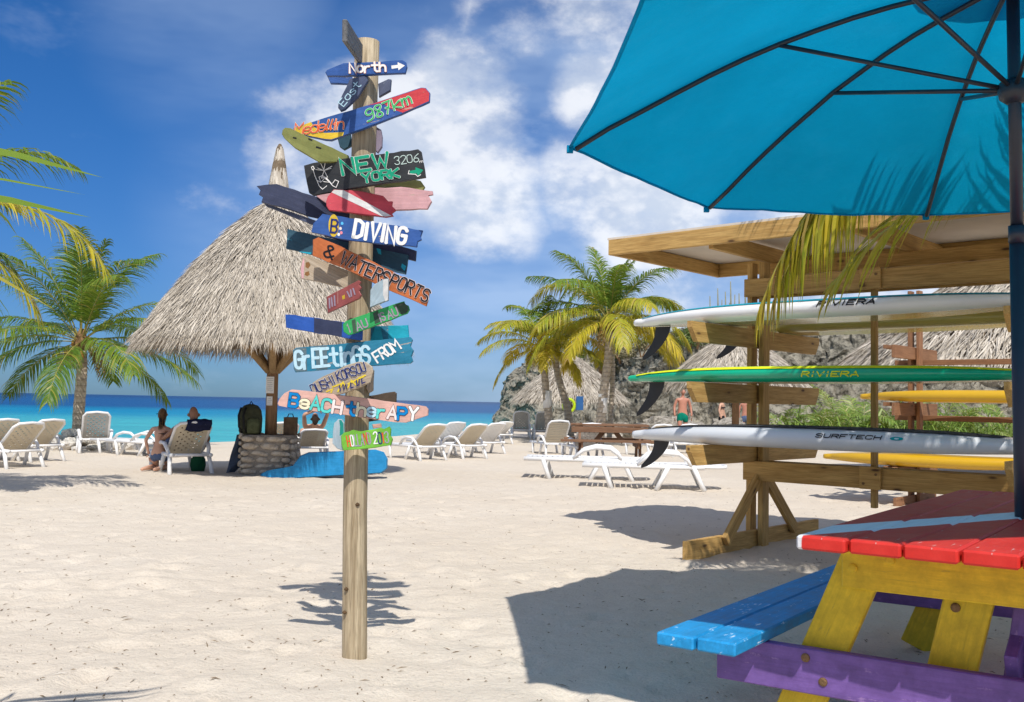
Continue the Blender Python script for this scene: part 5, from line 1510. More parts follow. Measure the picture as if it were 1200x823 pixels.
for k in range(21):
    a = 2 * math.pi * k / 20; ring.append(V3(.043 + .132 * math.cos(a), -.005 + .098 * math.sin(a), .735 - .015 * math.cos(a)))
MB().tube(ring, .011, 6, False).build('bikini_band', blk, wom, True)
rr = random.Random(5); hb = MB(); hc = V3(.045, .02, 1.115)
for k in range(420):
    a = rr.uniform(-math.pi, 0.5); e = rr.uniform(-.1, 1.45)
    d = V3(math.cos(a) * math.cos(e) * .80, math.sin(a) * math.cos(e) * .95, math.sin(e) * 1.15)
    p0 = hc + d * .104; tgt = V3(.06, -.085, 1.03) + V3(rr.uniform(-.03, .03), rr.uniform(-.02, .02), rr.uniform(-.09, .06))
    if a > -.3: tgt = tgt + V3(.04, .05, -.02)
    mid_ = (p0 + tgt) / 2 + d * .022
    hb.strip([p0, mid_, tgt, tgt + V3(rr.uniform(-.02, .02), -.01, -rr.uniform(.06, .20))], [.008, .007, .005], V3(math.sin(a), -math.cos(a), .2).normalized())
hb.build('hair', hair_m, wom)
for s_ in (V3(-.05, .10, 1.115),):
    MB().tube([s_ + V3(-.035, -.055, .0), s_ + V3(-.03, .0, 0), s_ + V3(.02, .035, 0)], .014, 6, True, .6).build('sunglasses', blk, wom, True)
MB().tube([V3(.06, -.095, 1.05), V3(.07, -.11, .99), V3(.085, -.105, .90)], [.012, .018, .006], 6).build('hair_tie', blk, wom, True)

# man lying in the lounger, head above the backrest, arm hanging on the right
lp = lch.location; lr = lch.rotation_euler.z
man = empty('person', lch.matrix_basis @ V3(0, 0.2, 0), lr, 'man reclining in the lounger with the navy towel, back of his head showing', 'person'); man.scale = (.92,) * 3
bk_a = R(41); up_b = V3(0, -math.cos(bk_a), math.sin(bk_a)); nb_ = V3(0, math.sin(bk_a), math.cos(bk_a))
h0 = V3(0, .42, .36) + nb_ * .12
J = {'pel': (h0 + V3(0, .10, 0), (.15, .10)), 'waist': (h0 + up_b * .20, (.14, .09)), 'chest': (h0 + up_b * .45, (.165, .10)), 'neckb': (h0 + up_b * .60, .07), 'neck': (h0 + up_b * .68, .055), 'head': (h0 + up_b * .72 + nb_ * .02, .055),
     'shl': (h0 + up_b * .54 + V3(-.20, 0, 0), .06), 'ell': (h0 + up_b * .30 + V3(-.33, .05, -.02), .045), 'wrl': (h0 + V3(-.36, .25, .08), .034), 'hal': (h0 + V3(-.35, .33, .06), .036),
     'shr': (h0 + up_b * .54 + V3(.20, 0, 0), .06), 'elr': (h0 + up_b * .30 + V3(.36, -.02, -.06), .045), 'wrr': (h0 + V3(.37, .05, -.02), .034), 'har': (h0 + V3(.36, .10, -.07), .036),
     'hl': (h0 + V3(-.10, .22, .0), .10), 'kl': (h0 + V3(-.14, .62, .16), .07), 'al': (h0 + V3(-.14, 1.0, -.04), .045), 'tl': (h0 + V3(-.15, 1.08, .08), .035),
     'hr': (h0 + V3(.10, .22, .0), .10), 'kr': (h0 + V3(.14, .62, .16), .07), 'ar': (h0 + V3(.14, 1.0, -.04), .045), 'tr': (h0 + V3(.15, 1.08, .08), .035)}
EP = [('pel', 'waist'), ('waist', 'chest'), ('chest', 'neckb'), ('neckb', 'neck'), ('neck', 'head'), ('chest', 'shl'), ('shl', 'ell'), ('ell', 'wrl'), ('wrl', 'hal'), ('chest', 'shr'), ('shr', 'elr'), ('elr', 'wrr'), ('wrr', 'har'),
     ('pel', 'hl'), ('hl', 'kl'), ('kl', 'al'), ('al', 'tl'), ('pel', 'hr'), ('hr', 'kr'), ('kr', 'ar'), ('ar', 'tr')]
ex = MB(); fingers(ex, J['har'][0], V3(0, .3, -.95).normalized(), V3(0, 1, 0)); fingers(ex, J['hal'][0], V3(0, 1, -.2).normalized(), V3(1, 0, 0))
hd = head_mb(J['head'][0] + up_b * .10, .105, nb_); n0 = len(ex.v); ex.v += hd.v; ex.f += [[n0 + i for i in q] for q in hd.f]
add('body', join(skin_mesh('body', J, EP, 0, 2), ex, 'body'), skin3, man, None, True)
Js = {'p': (h0 + V3(0, .08, 0), (.165, .125)), 'w': (h0 + up_b * .12, (.15, .11)), 'l': (h0 + V3(-.10, .24, .01), .115), 'l2': (h0 + V3(-.125, .46, .09), .10), 'r': (h0 + V3(.10, .24, .01), .115), 'r2': (h0 + V3(.125, .46, .09), .10)}
add('swim_shorts', skin_mesh('swim_shorts', Js, [('w', 'p'), ('p', 'l'), ('l', 'l2'), ('p', 'r'), ('r', 'r2')], 1, 1), denim, man, None, True)

# towel over the chair back
tw = empty('towel', lch.matrix_basis @ V3(0, 0, 0), lr, 'navy towel draped over the top of the lounger back', 'towel'); tw.scale = (.92,) * 3
Mb = Matrix.Translation((0, HINGE, SEAT + .01)) @ Matrix.Rotation(math.pi / 2 - bk_a, 4, 'X')
mb = MB(); nx_, ny_ = 12, 12
for i in range(nx_ + 1):
    for j in range(ny_ + 1):
        x = -.13 + .41 * i / nx_; s = j / ny_
        low = .60 + .10 * abs(i / nx_ - .45) * 1.5
        if s < .5: q = V3(x, -.034, low + (.875 - low) * s * 2)
        else: q = V3(x, .034, .875 - (.875 - .70) * (s - .5) * 2)
        q.y += .008 * math.sin(x * 40 + s * 3); q.z += .01 * math.sin(x * 17)
        mb.v.append(Mb @ q)
for i in range(nx_):
    for j in range(ny_): a = i * (ny_ + 1) + j; mb.f.append([a, a + 1, a + ny_ + 2, a + ny_ + 1])
mb.build('cloth', navy_c, tw, True)
gb = Matrix.Translation(lch.location) @ Matrix.Rotation(lr, 4, 'Z')
MB().lathe([(.02, 0), (.10, .02), (.125, .12), (.115, .22), (.07, .27), (.02, .28)], 12, (0, 0, 0)).build('bag', m_plain('green_cloth', (.006, .07, .03), .8, .2, .2, 9, bump=.3), None, True, gb @ Matrix.Translation((.22, .55, 0)))
tag(bpy.context.scene.objects['bag'], 'dark green bag under the lounger with the navy towel', 'bag')

# sunbather behind the driftwood: arms folded over the head
sb = empty('person', lsb.matrix_basis @ V3(0, .12, 0), lsb.rotation_euler.z, 'sunbather in purple lying on a lounger with arms folded over the head', 'person'); sb.scale = (.90,) * 3
bk_a = R(33); up_b = V3(0, -math.cos(bk_a), math.sin(bk_a)); nb_ = V3(0, math.sin(bk_a), math.cos(bk_a)); h0 = V3(0, .50, .36) + nb_ * .11
J = {'pel': (h0 + V3(0, .10, 0), (.15, .10)), 'waist': (h0 + up_b * .22, (.13, .09)), 'chest': (h0 + up_b * .47, (.155, .10)), 'neckb': (h0 + up_b * .62, .065), 'neck': (h0 + up_b * .70, .05), 'head': (h0 + up_b * .74 + nb_ * .02, .05),
     'shl': (h0 + up_b * .56 + V3(-.19, 0, 0), .058), 'ell': (h0 + up_b * .86 + V3(-.24, 0, .10), .042), 'wrl': (h0 + up_b * .92 + V3(-.02, 0, .16), .032), 'hal': (h0 + up_b * .90 + V3(.06, 0, .17), .034),
     'shr': (h0 + up_b * .56 + V3(.19, 0, 0), .058), 'elr': (h0 + up_b * .88 + V3(.26, 0, .12), .042), 'wrr': (h0 + up_b * .95 + V3(.05, -.03, .20), .032), 'har': (h0 + up_b * .95 + V3(-.04, -.03, .20), .034),
     'hl': (h0 + V3(-.10, .22, .0), .10), 'kl': (h0 + V3(-.12, .60, .20), .07), 'al': (h0 + V3(-.12, .95, -.04), .045), 'tl': (h0 + V3(-.12, 1.05, .06), .035),
     'hr': (h0 + V3(.10, .22, .0), .10), 'kr': (h0 + V3(.12, .60, .06), .07), 'ar': (h0 + V3(.12, 1.0, -.04), .045), 'tr': (h0 + V3(.12, 1.08, .06), .035)}
ex = MB(); fingers(ex, J['har'][0], V3(-1, 0, .1).normalized(), V3(0, 0, 1)); fingers(ex, J['hal'][0], V3(1, 0, .1).normalized(), V3(0, 0, 1))
hd = head_mb(J['head'][0] + up_b * .09, .10, nb_); n0 = len(ex.v); ex.v += hd.v; ex.f += [[n0 + i for i in q] for q in hd.f]
add('body', join(skin_mesh('body', J, EP, 0, 2), ex, 'body'), skin1, sb, None, True)
Js = {'p': (h0 + V3(0, .08, .01), (.165, .12)), 'w': (h0 + up_b * .24, (.15, .11)), 'c': (h0 + up_b * .5, (.18, .12)), 'l': (h0 + V3(-.10, .24, .01), .115), 'r': (h0 + V3(.10, .24, .01), .115)}
add('swimsuit', skin_mesh('swimsuit', Js, [('p', 'w'), ('w', 'c'), ('p', 'l'), ('p', 'r')], 0, 1), purple_c, sb, None, True)
hd2 = head_mb(J['head'][0] + up_b * .105 - nb_ * .012, .101, nb_); add('hair', mesh('hair', [v_ for v_ in hd2.v], [q for q in hd2.f if sum((hd2.v[i] - J['head'][0] - up_b * .09).dot(nb_ * .8 - up_b * .5) for i in q) < 0.02]), hair_d, sb, None, True)

def standing(px, head_py, Y, rz, label, skin, shorts, hair=None, top=None, h=1.75, lean=0.0):
    """bather standing on the far sand, facing the camera when rz = 0"""
    x = P(px, 470, Y).x; zg = sand_z(x, Y)
    r = empty('person', (x, Y, zg), rz, label, 'person'); k = h / 1.75; r.scale = (k, k, k)
    J = {'pel': (V3(0, 0, .92), (.16, .11)), 'waist': (V3(0, 0, 1.08), (.155, .105)), 'chest': (V3(0, lean, 1.32), (.18, .115)), 'neckb': (V3(0, lean, 1.48), .075), 'neck': (V3(0, lean - .02, 1.54), .056), 'head': (V3(0, lean - .03, 1.58), .055),
         'shl': (V3(-.20, lean, 1.43), .062), 'ell': (V3(-.29, .02, 1.16), .047), 'wrl': (V3(-.30, -.06, .92), .034), 'hal': (V3(-.29, -.07, .84), .038),
         'shr': (V3(.20, lean, 1.43), .062), 'elr': (V3(.29, .02, 1.16), .047), 'wrr': (V3(.31, -.05, .92), .034), 'har': (V3(.30, -.06, .84), .038),
         'hl': (V3(-.10, 0, .82), .10), 'kl': (V3(-.12, -.06, .48), .068), 'al': (V3(-.12, .05, .08), .045), 'tl': (V3(-.13, -.09, .035), .035),
         'hr': (V3(.10, 0, .82), .10), 'kr': (V3(.11, .02, .48), .068), 'ar': (V3(.12, .08, .08), .045), 'tr': (V3(.13, -.06, .035), .035)}
    ex = MB(); fingers(ex, J['har'][0], V3(0, -.1, -1).normalized(), V3(0, 1, 0)); fingers(ex, J['hal'][0], V3(0, -.1, -1).normalized(), V3(0, 1, 0))
    hc = V3(0, lean - .045, 1.665); hd = head_mb(hc, .098, V3(0, -1, 0)); n0 = len(ex.v); ex.v += hd.v; ex.f += [[n0 + i for i in q] for q in hd.f]
    add('body', join(skin_mesh('body', J, EP, 0, 2), ex, 'body'), skin, r, None, True)
    Js = {'w': (V3(0, 0, 1.02), (.165, .12)), 'p': (V3(0, 0, .92), (.18, .13)), 'l': (V3(-.10, 0, .80), .12), 'l2': (V3(-.125, -.02, .58), .115), 'r': (V3(.10, 0, .80), .12), 'r2': (V3(.12, 0, .58), .115)}
    add('shorts', skin_mesh('shorts', Js, [('w', 'p'), ('p', 'l'), ('l', 'l2'), ('p', 'r'), ('r', 'r2')], 1, 1), shorts, r, None, True)
    if top:
        rg = [V3(.185 * math.cos(a), lean + .125 * math.sin(a), 1.30) for a in np.linspace(0, 2 * math.pi, 19)]
        MB().tube(rg, .030, 6, False).build('bikini_top', top, r, True)
    if hair:
        h2 = head_mb(hc + V3(0, .012, .014), .102, V3(0, -1, 0)); add('hair', mesh('hair', h2.v, [q for q in h2.f if min(h2.v[i].z for i in q) > hc.z - .02 or max(h2.v[i].y for i in q) > hc.y + .06]), hair, r, None, True)
    return r
standing(800, 462, 34.0, R(6), 'bald man in sea green swim shorts standing beyond the lowest board', skin2, greenc, None, None, 1.74)
standing(846, 470, 37.0, R(60), 'bather in a dark bikini top standing beyond the rack arm', skin1, blk, hair_d, blk, 1.55)
standing(874, 470, 38.0, R(150), 'pale bather with blue shorts standing next to the rack post', skin2, denim, hair_d, None, 1.58)

# ------------------------------------------------------------------ bags by the stone base
bp = pal.location + Vector((-.16, .30, .62))
bpk = empty('backpack', bp, R(12), 'dark olive backpack standing on the stone base against the post', 'backpack')
ol = m_plain('olive_canvas', (.055, .058, .032), .85, .2, .3, 20, bump=.4); dk = m_plain('black_strap', (.015, .016, .016), .8, .2, .2, 20)
mb = MB()
for z, w_, d_ in ((0, .15, .11), (.05, .175, .13), (.25, .18, .13), (.38, .16, .11), (.45, .11, .08), (.475, .04, .03)):
    for i in range(16):
        x, y = sq(2 * math.pi * i / 16, 1, 3); mb.v.append(V3(x * w_ - .08, y * d_, z))
for j in range(5):
    for i in range(16): a = j * 16 + i; b = j * 16 + (i + 1) % 16; mb.f.append([a, b, b + 16, a + 16])
mb.f += [list(range(16))[::-1], list(range(80, 96))]
mb.build('bag_body', ol, bpk, True)
mb = MB()
for z, w_, d_ in ((.02, .08, .03), (.05, .095, .05), (.22, .095, .05), (.26, .06, .02)):
    for i in range(12):
        x, y = sq(2 * math.pi * i / 12, 1, 3); mb.v.append(V3(x * w_ - .03, y * d_ - .14, z))
for j in range(3):
    for i in range(12): a = j * 12 + i; b = j * 12 + (i + 1) % 12; mb.f.append([a, b, b + 12, a + 12])
mb.f += [list(range(12))[::-1], list(range(36, 48))]
mb.build('front_pocket', m_plain('lighter_olive_canvas', (.085, .095, .045), .85, .2, .3, 20, bump=.4), bpk, True)
for x in (-.22, -.15): MB().tube([V3(x, -.12, .42), V3(x - .03, -.20, .30), V3(x - .02, -.19, .12), V3(x + .02, -.12, .03)], .018, 6, True, .4).build('strap', dk, bpk, True)
MB().tube([V3(-.10, 0, .47), V3(-.08, 0, .52), V3(-.05, 0, .47)], .01, 6).build('handle', dk, bpk, True)
b2_ = empty('box_bag', pal.location + Vector((.36, .42, .62)), 0, 'brown bag on the stone base right of the parasol post', 'bag')
mb = MB().box(V3(0, 0, .14), (.18, .2, .28)); mb.build('bag_body', m_plain('brown_canvas', (.13, .085, .05), .9, .1, .3, 14, bump=.4), b2_)
MB().tube([V3(-.05, -.02, .27), V3(-.03, -.02, .33), V3(.03, -.02, .33), V3(.05, -.02, .27)], .008, 6).build('handle', dk, b2_, True)
# towel hanging on the left of the base
mb = MB(); nx_, ny_ = 8, 14
for i in range(nx_ + 1):
    for j in range(ny_ + 1):
        s = j / ny_; x = -.46 - .03 * s * 3 + .10 * (i / nx_ - .5) * (1 + s * 1.2) - (.14 * max(0, s - .75) * 4 * (i / nx_))
        mb.v.append(V3(x + .11, .05 + .22 * (i / nx_ - .5) + .02 * math.sin(s * 9 + i), .60 * (1 - s) + .02))
for i in range(nx_):
    for j in range(ny_): a = i * (ny_ + 1) + j; mb.f.append([a, a + 1, a + ny_ + 2, a + ny_ + 1])
tag(mb.build('towel', m_plain('blue_grey_towel', (.10, .13, .19), .95, .1, .3, 20, bump=.5), None, True, Matrix.Translation(pal.location + Vector((-.02, .25, 0)))), 'blue grey towel hanging down the left side of the stone base', 'towel')
pbag = empty('beach_bag', G(343, 548), 0, 'purple beach bag on the sand right of the stone base', 'bag')
mb = MB()
for z, w_, d_ in ((0, .11, .10), (.06, .14, .12), (.20, .13, .11), (.30, .11, .08)):
    for i in range(14):
        x, y = sq(2 * math.pi * i / 14, 1, 2.6); mb.v.append(V3(x * w_, y * d_, z + .012 * math.sin(i * 2.1) * (z > .1)))
for j in range(3):
    for i in range(14): a = j * 14 + i; b = j * 14 + (i + 1) % 14; mb.f.append([a, b, b + 14, a + 14])
mb.f += [list(range(14))[::-1], list(range(42, 56))]
mb.build('bag_body', purple_c, pbag, True)
for y in (-.06, .06): MB().tube([V3(-.06, y, .29), V3(-.04, y, .42), V3(.04, y, .42), V3(.06, y, .29)], .009, 6).build('handle', dk, pbag, True)
# ------------------------------------------------------------------ palms
lp0 = G(93, 522); lp0.z = sand_z(lp0.x, lp0.y)
Yl = lp0.y
palm('green coconut palm with brown dead leaves rising from a heap of white stones', [lp0 - Vector((0, 0, .2)), P(92, 490, Yl), P(95, 450, Yl), P(96, 425, Yl), P(95, 402, Yl)], [.155, .13, .12, .115, .11],
     25, None, 6, 26, 3, ['frond_green'], (2.7, 3.4), (.7, 1.5), 74, .015, elevr=(-.25, 1.45), hang=.75)
rs = random.Random(31)
for i in range(84):                              # heap of coral stones round the trunk
    an = rs.uniform(0, 6.28); rad = 1.5 * rs.random() ** .6; hgt = max(0, .42 * (1 - rad / 1.5))
    x, y = lp0.x + .05 + math.cos(an) * rad * 1.05, lp0.y - .7 + math.sin(an) * rad * .8
    s = rs.uniform(.08, .24)
    o = add('coral_stone', stone_mesh(rs.uniform(0, 99), s, s * rs.uniform(.6, 1), s * rs.uniform(.4, .75), 2, .4), MAT['stone_white'], None, Matrix.Translation((x, y, sand_z(x, y) + hgt * rs.uniform(.3, 1) + s * .15)) @ Matrix.Rotation(rs.uniform(0, 6), 4, 'Z') @ Matrix.Rotation(rs.uniform(-.5, .5), 4, 'X'))
    tag(o, 'white coral stone in the heap around the foot of the left palm', 'stone', 'coral stones heaped round the palm')

Y1, Y2, Y3 = 31.0, 33.0, 29.0
def gp(px, Y): x = P(px, 480, Y).x; return Vector((x, Y, sand_z(x, Y) - .2))
tp1 = [gp(646, Y1), P(643, 490, Y1), P(640, 460, Y1), P(638, 436, Y1), P(636, 409, Y1)]
p1_ = palm('slim yellow-green palm with a white tag, leftmost of the central palms', tp1, [.14, .125, .115, .11, .10], 19, 'palms by the headland', 4, 9, 12, ['frond_green', 'frond_yellow', 'frond_yellow', 'frond_gold'], (2.2, 2.9), (1.0, 1.9), 78, .015, elevr=(-.05, 1.3), hang=.9)
tp2 = [gp(670, Y2), P(665, 480, Y2), P(658, 455, Y2), P(652, 430, Y2), P(652, 400, Y2)]
palm('leaning palm between the two upright central palms', tp2, [.14, .13, .12, .11, .10], 8, 'palms by the headland', 2, 4, 23, ['frond_green', 'frond_yellow', 'frond_gold'], (2.2, 2.9), (1.0, 2.0), 70, .020, elevr=(.1, 1.2), hang=.9)
tp3 = [gp(702, Y3), P(705, 480, Y3), P(710, 440, Y3), P(713, 415, Y3), P(714, 379, Y3)]
def longf(root, top):
    for az, el, L, dr, m_, sd in ((R(170), .55, 3.1, 2.3, 'frond_gold', 1), (R(183), .20, 3.0, 1.9, 'frond_yellow', 2), (R(5), .85, 3.1, 2.3, 'frond_yellow', 3), (R(150), 1.0, 3.3, 2.1, 'frond_gold', 4), (R(20), .25, 2.6, 2.0, 'frond_gold', 5), (R(-15), -.1, 2.2, 1.2, 'frond_gold', 6)):
        frond(root, top, az, el, L, dr, MAT[m_], 900 + sd, nl=80, lw=.015, hang=1.1)
p3_ = palm('tallest central palm with orange coconuts and golden drooping leaves', tp3, [.15, .135, .12, .115, .11], 23, 'palms by the headland', 12, 12, 34, ['frond_green', 'frond_green', 'frond_yellow', 'frond_yellow', 'frond_gold'], (2.5, 3.2), (.9, 1.8), 80, .015, elevr=(-.2, 1.4), hang=.85, extra=longf)
palm('palm with thin trunk just behind the tallest central palm', [gp(714, 32), P(716, 480, 32), P(718, 445, 32), P(717, 405, 32), P(714, 372, 32)], [.09, .08, .08, .075, .07], 10, 'palms by the headland', 3, 4, 45, ['frond_green', 'frond_green', 'frond_yellow'], (2.3, 3.0), (.8, 1.7), 66, .020, elevr=(0, 1.35), hang=.9)
for root, px, py0, py1, Y in ((p1_, 641.5, 458, 478, Y1), (p3_, 706.5, 462, 484, Y3)):
    c = P(px, (py0 + py1) / 2, Y) - root.location; h = (py1 - py0) / F_PX * Y
    MB().tube([c - Vector((0, 0, h / 2)), c + Vector((0, 0, h / 2))], .135, 14).build('white_tag', MAT['ink_white'], root, True)

# palm just outside the left edge: its fronds reach into the frame and shade the sand there
nl_t = Vector((-7.15, 11.0, 0))
def nearl(root, top):
    for az, el, L, dr, m_, sd in ((R(4), .52, 2.75, 1.75, 'frond_yellow', 1), (R(10), .95, 2.3, 1.5, 'frond_green', 2), (R(-6), 1.2, 2.2, 1.2, 'frond_green', 3), (R(14), .05, 1.9, 1.5, 'frond_yellow', 4), (R(-12), -.25, 1.7, 1.1, 'frond_green', 5), (R(-2), -.55, 1.6, .7, 'frond_green', 6)):
        frond(root, top, az, el, L, dr, MAT[m_], 700 + sd, nl=58, leaf=.72, lw=.014, hang=.8)
palm('palm at the left edge whose long fronds reach into the sky', [nl_t, nl_t + Vector((.05, 0, 1.6)), nl_t + Vector((.12, 0, 3.0))], [.17, .15, .13], 12, None, 0, 4, 61, ['frond_green', 'frond_green', 'frond_yellow'], (1.3, 1.6), (.8, 1.5), 40, .014, extra=nearl)
# nearest palm, off the left edge: a few broad leaflets enter the frame and its shadow falls bottom left
nn_t = Vector((-2.9, 2.2, 0))
def nearest(root, top):
    mb = MB(); pts = [Vector((-1.9, 2.15, 1.9)), Vector((-1.80, 2.45, 1.96)), Vector((-1.78, 2.6, 1.85)), Vector((-1.80, 2.7, 1.6))]
    pts = [p - nn_t for p in pts]
    specs = [((-1.80, 2.40, 1.86), (-1.17, 2.76, 1.815), .022), ((-1.80, 2.42, 1.72), (-1.20, 2.76, 1.70), .021), ((-1.80, 2.45, 1.70), (-1.29, 2.76, 1.435), .014), ((-1.80, 2.4, 1.75), (-1.22, 2.76, 1.765), .008)]
    for a, b, w_ in specs:
        a, b = Vector(a) - nn_t, Vector(b) - nn_t
        m1 = a.lerp(b, .35) + Vector((0, 0, .025)); m2 = a.lerp(b, .7) + Vector((0, 0, .02))
        mb.strip([a, m1, m2, b], [w_ * .8, w_, w_ * .6], Vector((-.1, .55, .65)).normalized())
    o = mb.build('frond', MAT['frond_green'], root)
    MB().tube([top] + pts, [.02, .014, .012, .009, .005], 6).build('stalk', MAT['rachis'], o, True)
    frond(root, top, R(2), .30, 1.45, .75, MAT['frond_green'], 802, nl=26, leaf=.42, lw=.012, hang=.5)
palm('nearest palm at the left edge, only a few broad leaf blades in view', [nn_t, nn_t + Vector((.1, 0, 1.0)), nn_t + Vector((.2, 0, 1.7))], [.15, .13, .12], 0, None, 0, 3, 71, ['frond_green'], (1.2, 1.5), (.8, 1.4), 26, .013, extra=nearest, elevr=(.3, 1.3))
# palm off the right edge whose frond hangs over the rack
nr_t = Vector((4.6, 5.6, 0))
def nearr(root, top):
    for i, (az, el, L, dr, m_, nlf, lf, hg) in enumerate(((R(172), .40, 3.70, 2.05, 'frond_gold', 84, .80, 2.8), (R(173), .40, 3.55, 2.0, 'frond_yellow', 80, .85, 2.8), (R(171), .44, 3.4, 1.9, 'frond_yellow', 70, .85, 2.6), (R(212), .75, 2.9, 1.0, 'frond_green', 46, .7, .6), (R(226), .9, 2.8, 1.0, 'frond_green', 46, .7, .6), (R(205), .60, 2.9, .9, 'frond_green', 46, .7, .6), (R(219), .50, 2.7, .8, 'frond_green', 46, .7, .6), (R(194), .62, 3.0, .9, 'frond_green', 46, .7, .6), (R(150), .75, 3.2, 1.3, 'frond_green', 46, .7, .6), (R(165), 1.1, 3.2, 1.2, 'frond_green', 46, .7, .6))):
        frond(root, top, az, el, L, dr, MAT[m_], 850 + i, nl=nlf, leaf=lf, lw=.015, hang=hg)
palm('palm beyond the right edge with a golden frond hanging over the rack', [nr_t, nr_t + Vector((.1, 0, 1.2)), nr_t + Vector((0, 0, 2.4)), nr_t + Vector((-.1, 0, 3.0))], [.20, .18, .16, .15], 13, None, 6, 4, 81, ['frond_green', 'frond_green', 'frond_yellow'], (2.4, 3.0), (.8, 1.5), 40, .018, extra=nearr)
# ------------------------------------------------------------------ thatched shelters in the background
def shelter(label, px, Y, z_eave, rad, hgt, count, seed, post_h=None):
    x = P(px, 470, Y).x; zg = sand_z(x, Y)
    r = empty('thatched_shelter', (x, Y, zg), 0, label, 'shelter')
    ze = z_eave - zg
    pr_ = [(rad, ze), (rad * .93, ze + hgt * .10), (rad * .66, ze + hgt * .42), (rad * .36, ze + hgt * .74), (rad * .08, ze + hgt)]
    thatch_cone(r, pr_, int(count * 1.5), .40, .011, seed, (0, 0, 0))
    thatch_cone(r, [(rad * 1.02, ze - .12), (rad * .97, ze + .06)], count // 6, .36, .016, seed + 1, (0, 0, 0), 'eave_fringe')
    MB().tube([(0, 0, 0), (0, 0, ze + hgt * .6)], .10, 10).build('post', MAT['pole_wood'], r, True)
    for a in (.6, 2.2, 3.8, 5.3):
        MB().tube([(.06 * math.cos(a), .06 * math.sin(a), ze - .5), (rad * .6 * math.cos(a), rad * .6 * math.sin(a), ze + hgt * .3)], .045, 6).build('brace', MAT['brace_wood'], r, True)
    return r
shelter('thatched shelter behind the central palms in front of the cliff', 668, 41.5, 1.46, 2.25, 1.75, 5200, 51)
shelter('grey thatched roof seen between the rack boards left of the rack post', 862, 27, 1.95, 1.75, 1.35, 5000, 61)
shelter('large thatched roof behind the right half of the rack', 1235, 17, 2.05, 3.4, 2.3, 13000, 71)

# ------------------------------------------------------------------ plants
def tuft(px, py, hgt, n, label, mat, seed, spread=.9):
    g = G(px, py); g.z = sand_z(g.x, g.y); rr = random.Random(seed)
    r = empty('grassy_plant', g, 0, label, 'plant', 'grassy plants behind the rack'); mb = MB()
    for i in range(n):
        an = rr.uniform(0, 6.28); el = rr.uniform(.25, 1.4); L = hgt * rr.uniform(.6, 1.35); d = V3(math.cos(an) * math.cos(el), math.sin(an) * math.cos(el), math.sin(el))
        p = V3(rr.gauss(0, spread * .35), rr.gauss(0, spread * .25), 0); q = [p]
        for s in range(5):
            d = (d + V3(rr.uniform(-.1, .1), rr.uniform(-.1, .1), -.32 * (s + .2))).normalized(); q.append(q[-1] + d * L / 5)
        w_ = rr.uniform(.016, .032)
        mb.strip(q, [w_ * .7, w_, w_, w_ * .8, w_ * .5], V3(-math.sin(an), math.cos(an), rr.uniform(-.3, .3)).normalized())
    mb.build('leaves', mat, r)
    for i in range(7):
        an = i * 2.4 + rr.uniform(-.4, .4)
        frond(r, V3(rr.gauss(0, .25), rr.gauss(0, .2), 0), an, rr.uniform(.7, 1.35), hgt * rr.uniform(.8, 1.15), rr.uniform(1.3, 2.2), mat, seed * 31 + i, nl=30, leaf=hgt * .30, lw=.018, hang=.7)
    return r
MAT['grassy'] = m_leaf('strappy_leaves', (0.07, 0.16, 0.02), (0.26, 0.36, 0.06), (0.48, 0.46, 0.20), .3)
MAT['grassy2'] = m_leaf('pale_strappy_leaves', (0.13, 0.22, 0.04), (0.36, 0.42, 0.12), (0.5, 0.5, 0.3), .3)
lab = ['strappy green plant just right of the rack post', 'strappy plant between rack post and thin middle post', 'low strappy plant left of the thin middle post', 'strappy plant right of the thin middle post', 'bright green plant left of the reddish post', 'bright green plant right of the reddish post', 'pale strappy plant far right behind the boards', 'strappy plant at the very right behind the umbrella pole', 'tall strappy plant under the large thatched roof', 'dense plant behind the rack centre', 'strappy plant beside the orange-yellow board', 'small plant at the foot of the far sand slope']
for i, (px, py, hg) in enumerate(((925, 512, 1.0), (960, 515, 1.05), (1000, 516, 1.1), (1040, 517, 1.0), (1062, 518, 1.0), (1105, 519, 1.1), (1148, 520, .9), (1190, 520, 1.1), (1125, 511, 1.3), (985, 508, 1.5), (1075, 509, 1.4), (918, 504, 1.2))):
    tuft(px, py + 8, hg * 1.75, 170, lab[i], MAT['grassy'] if i % 3 else MAT['grassy2'], 40 + i, 2.4)

def bush(pos, rad, hgt, mat, seed, label, n=900, leaf=.07, name='bush'):
    rr = random.Random(seed); r = empty(name, pos, 0, label, 'bush', 'scrub on the headland'); mb = MB()
    for i in range(5):
        an = rr.uniform(0, 6.28); tp = V3(math.cos(an) * rad * .5, math.sin(an) * rad * .5, hgt * rr.uniform(.5, .8))
        MB().tube([V3(0, 0, -.3), tp * .5 + V3(0, 0, .05), tp], [.05, .03, .012], 5).build('stem', MAT['pole_wood'], r)
    cl = [(V3(rr.gauss(0, .45) * rad, rr.gauss(0, .45) * rad, hgt * rr.uniform(.25, .9)), rr.uniform(.22, .42) * rad) for _ in range(11)]
    for i in range(n):
        c, s = rr.choice(cl); d = V3(rr.gauss(0, 1), rr.gauss(0, 1), rr.gauss(0, .8)).normalized(); p = c + d * s * rr.random() ** .4
        t = V3(rr.gauss(0, 1), rr.gauss(0, 1), rr.gauss(0, .6)).normalized(); sd = t.cross(d).normalized() if t.cross(d).length > .01 else V3(1, 0, 0)
        mb.strip([p, p + t * leaf, p + t * leaf * 2], [leaf * .35, leaf * .42], sd)
    mb.build('foliage', mat, r); return r
MAT['scrub'] = m_leaf('scrub_leaves', (0.05, 0.10, 0.02), (0.18, 0.24, 0.06), (0.30, 0.27, 0.15), .15, .7)
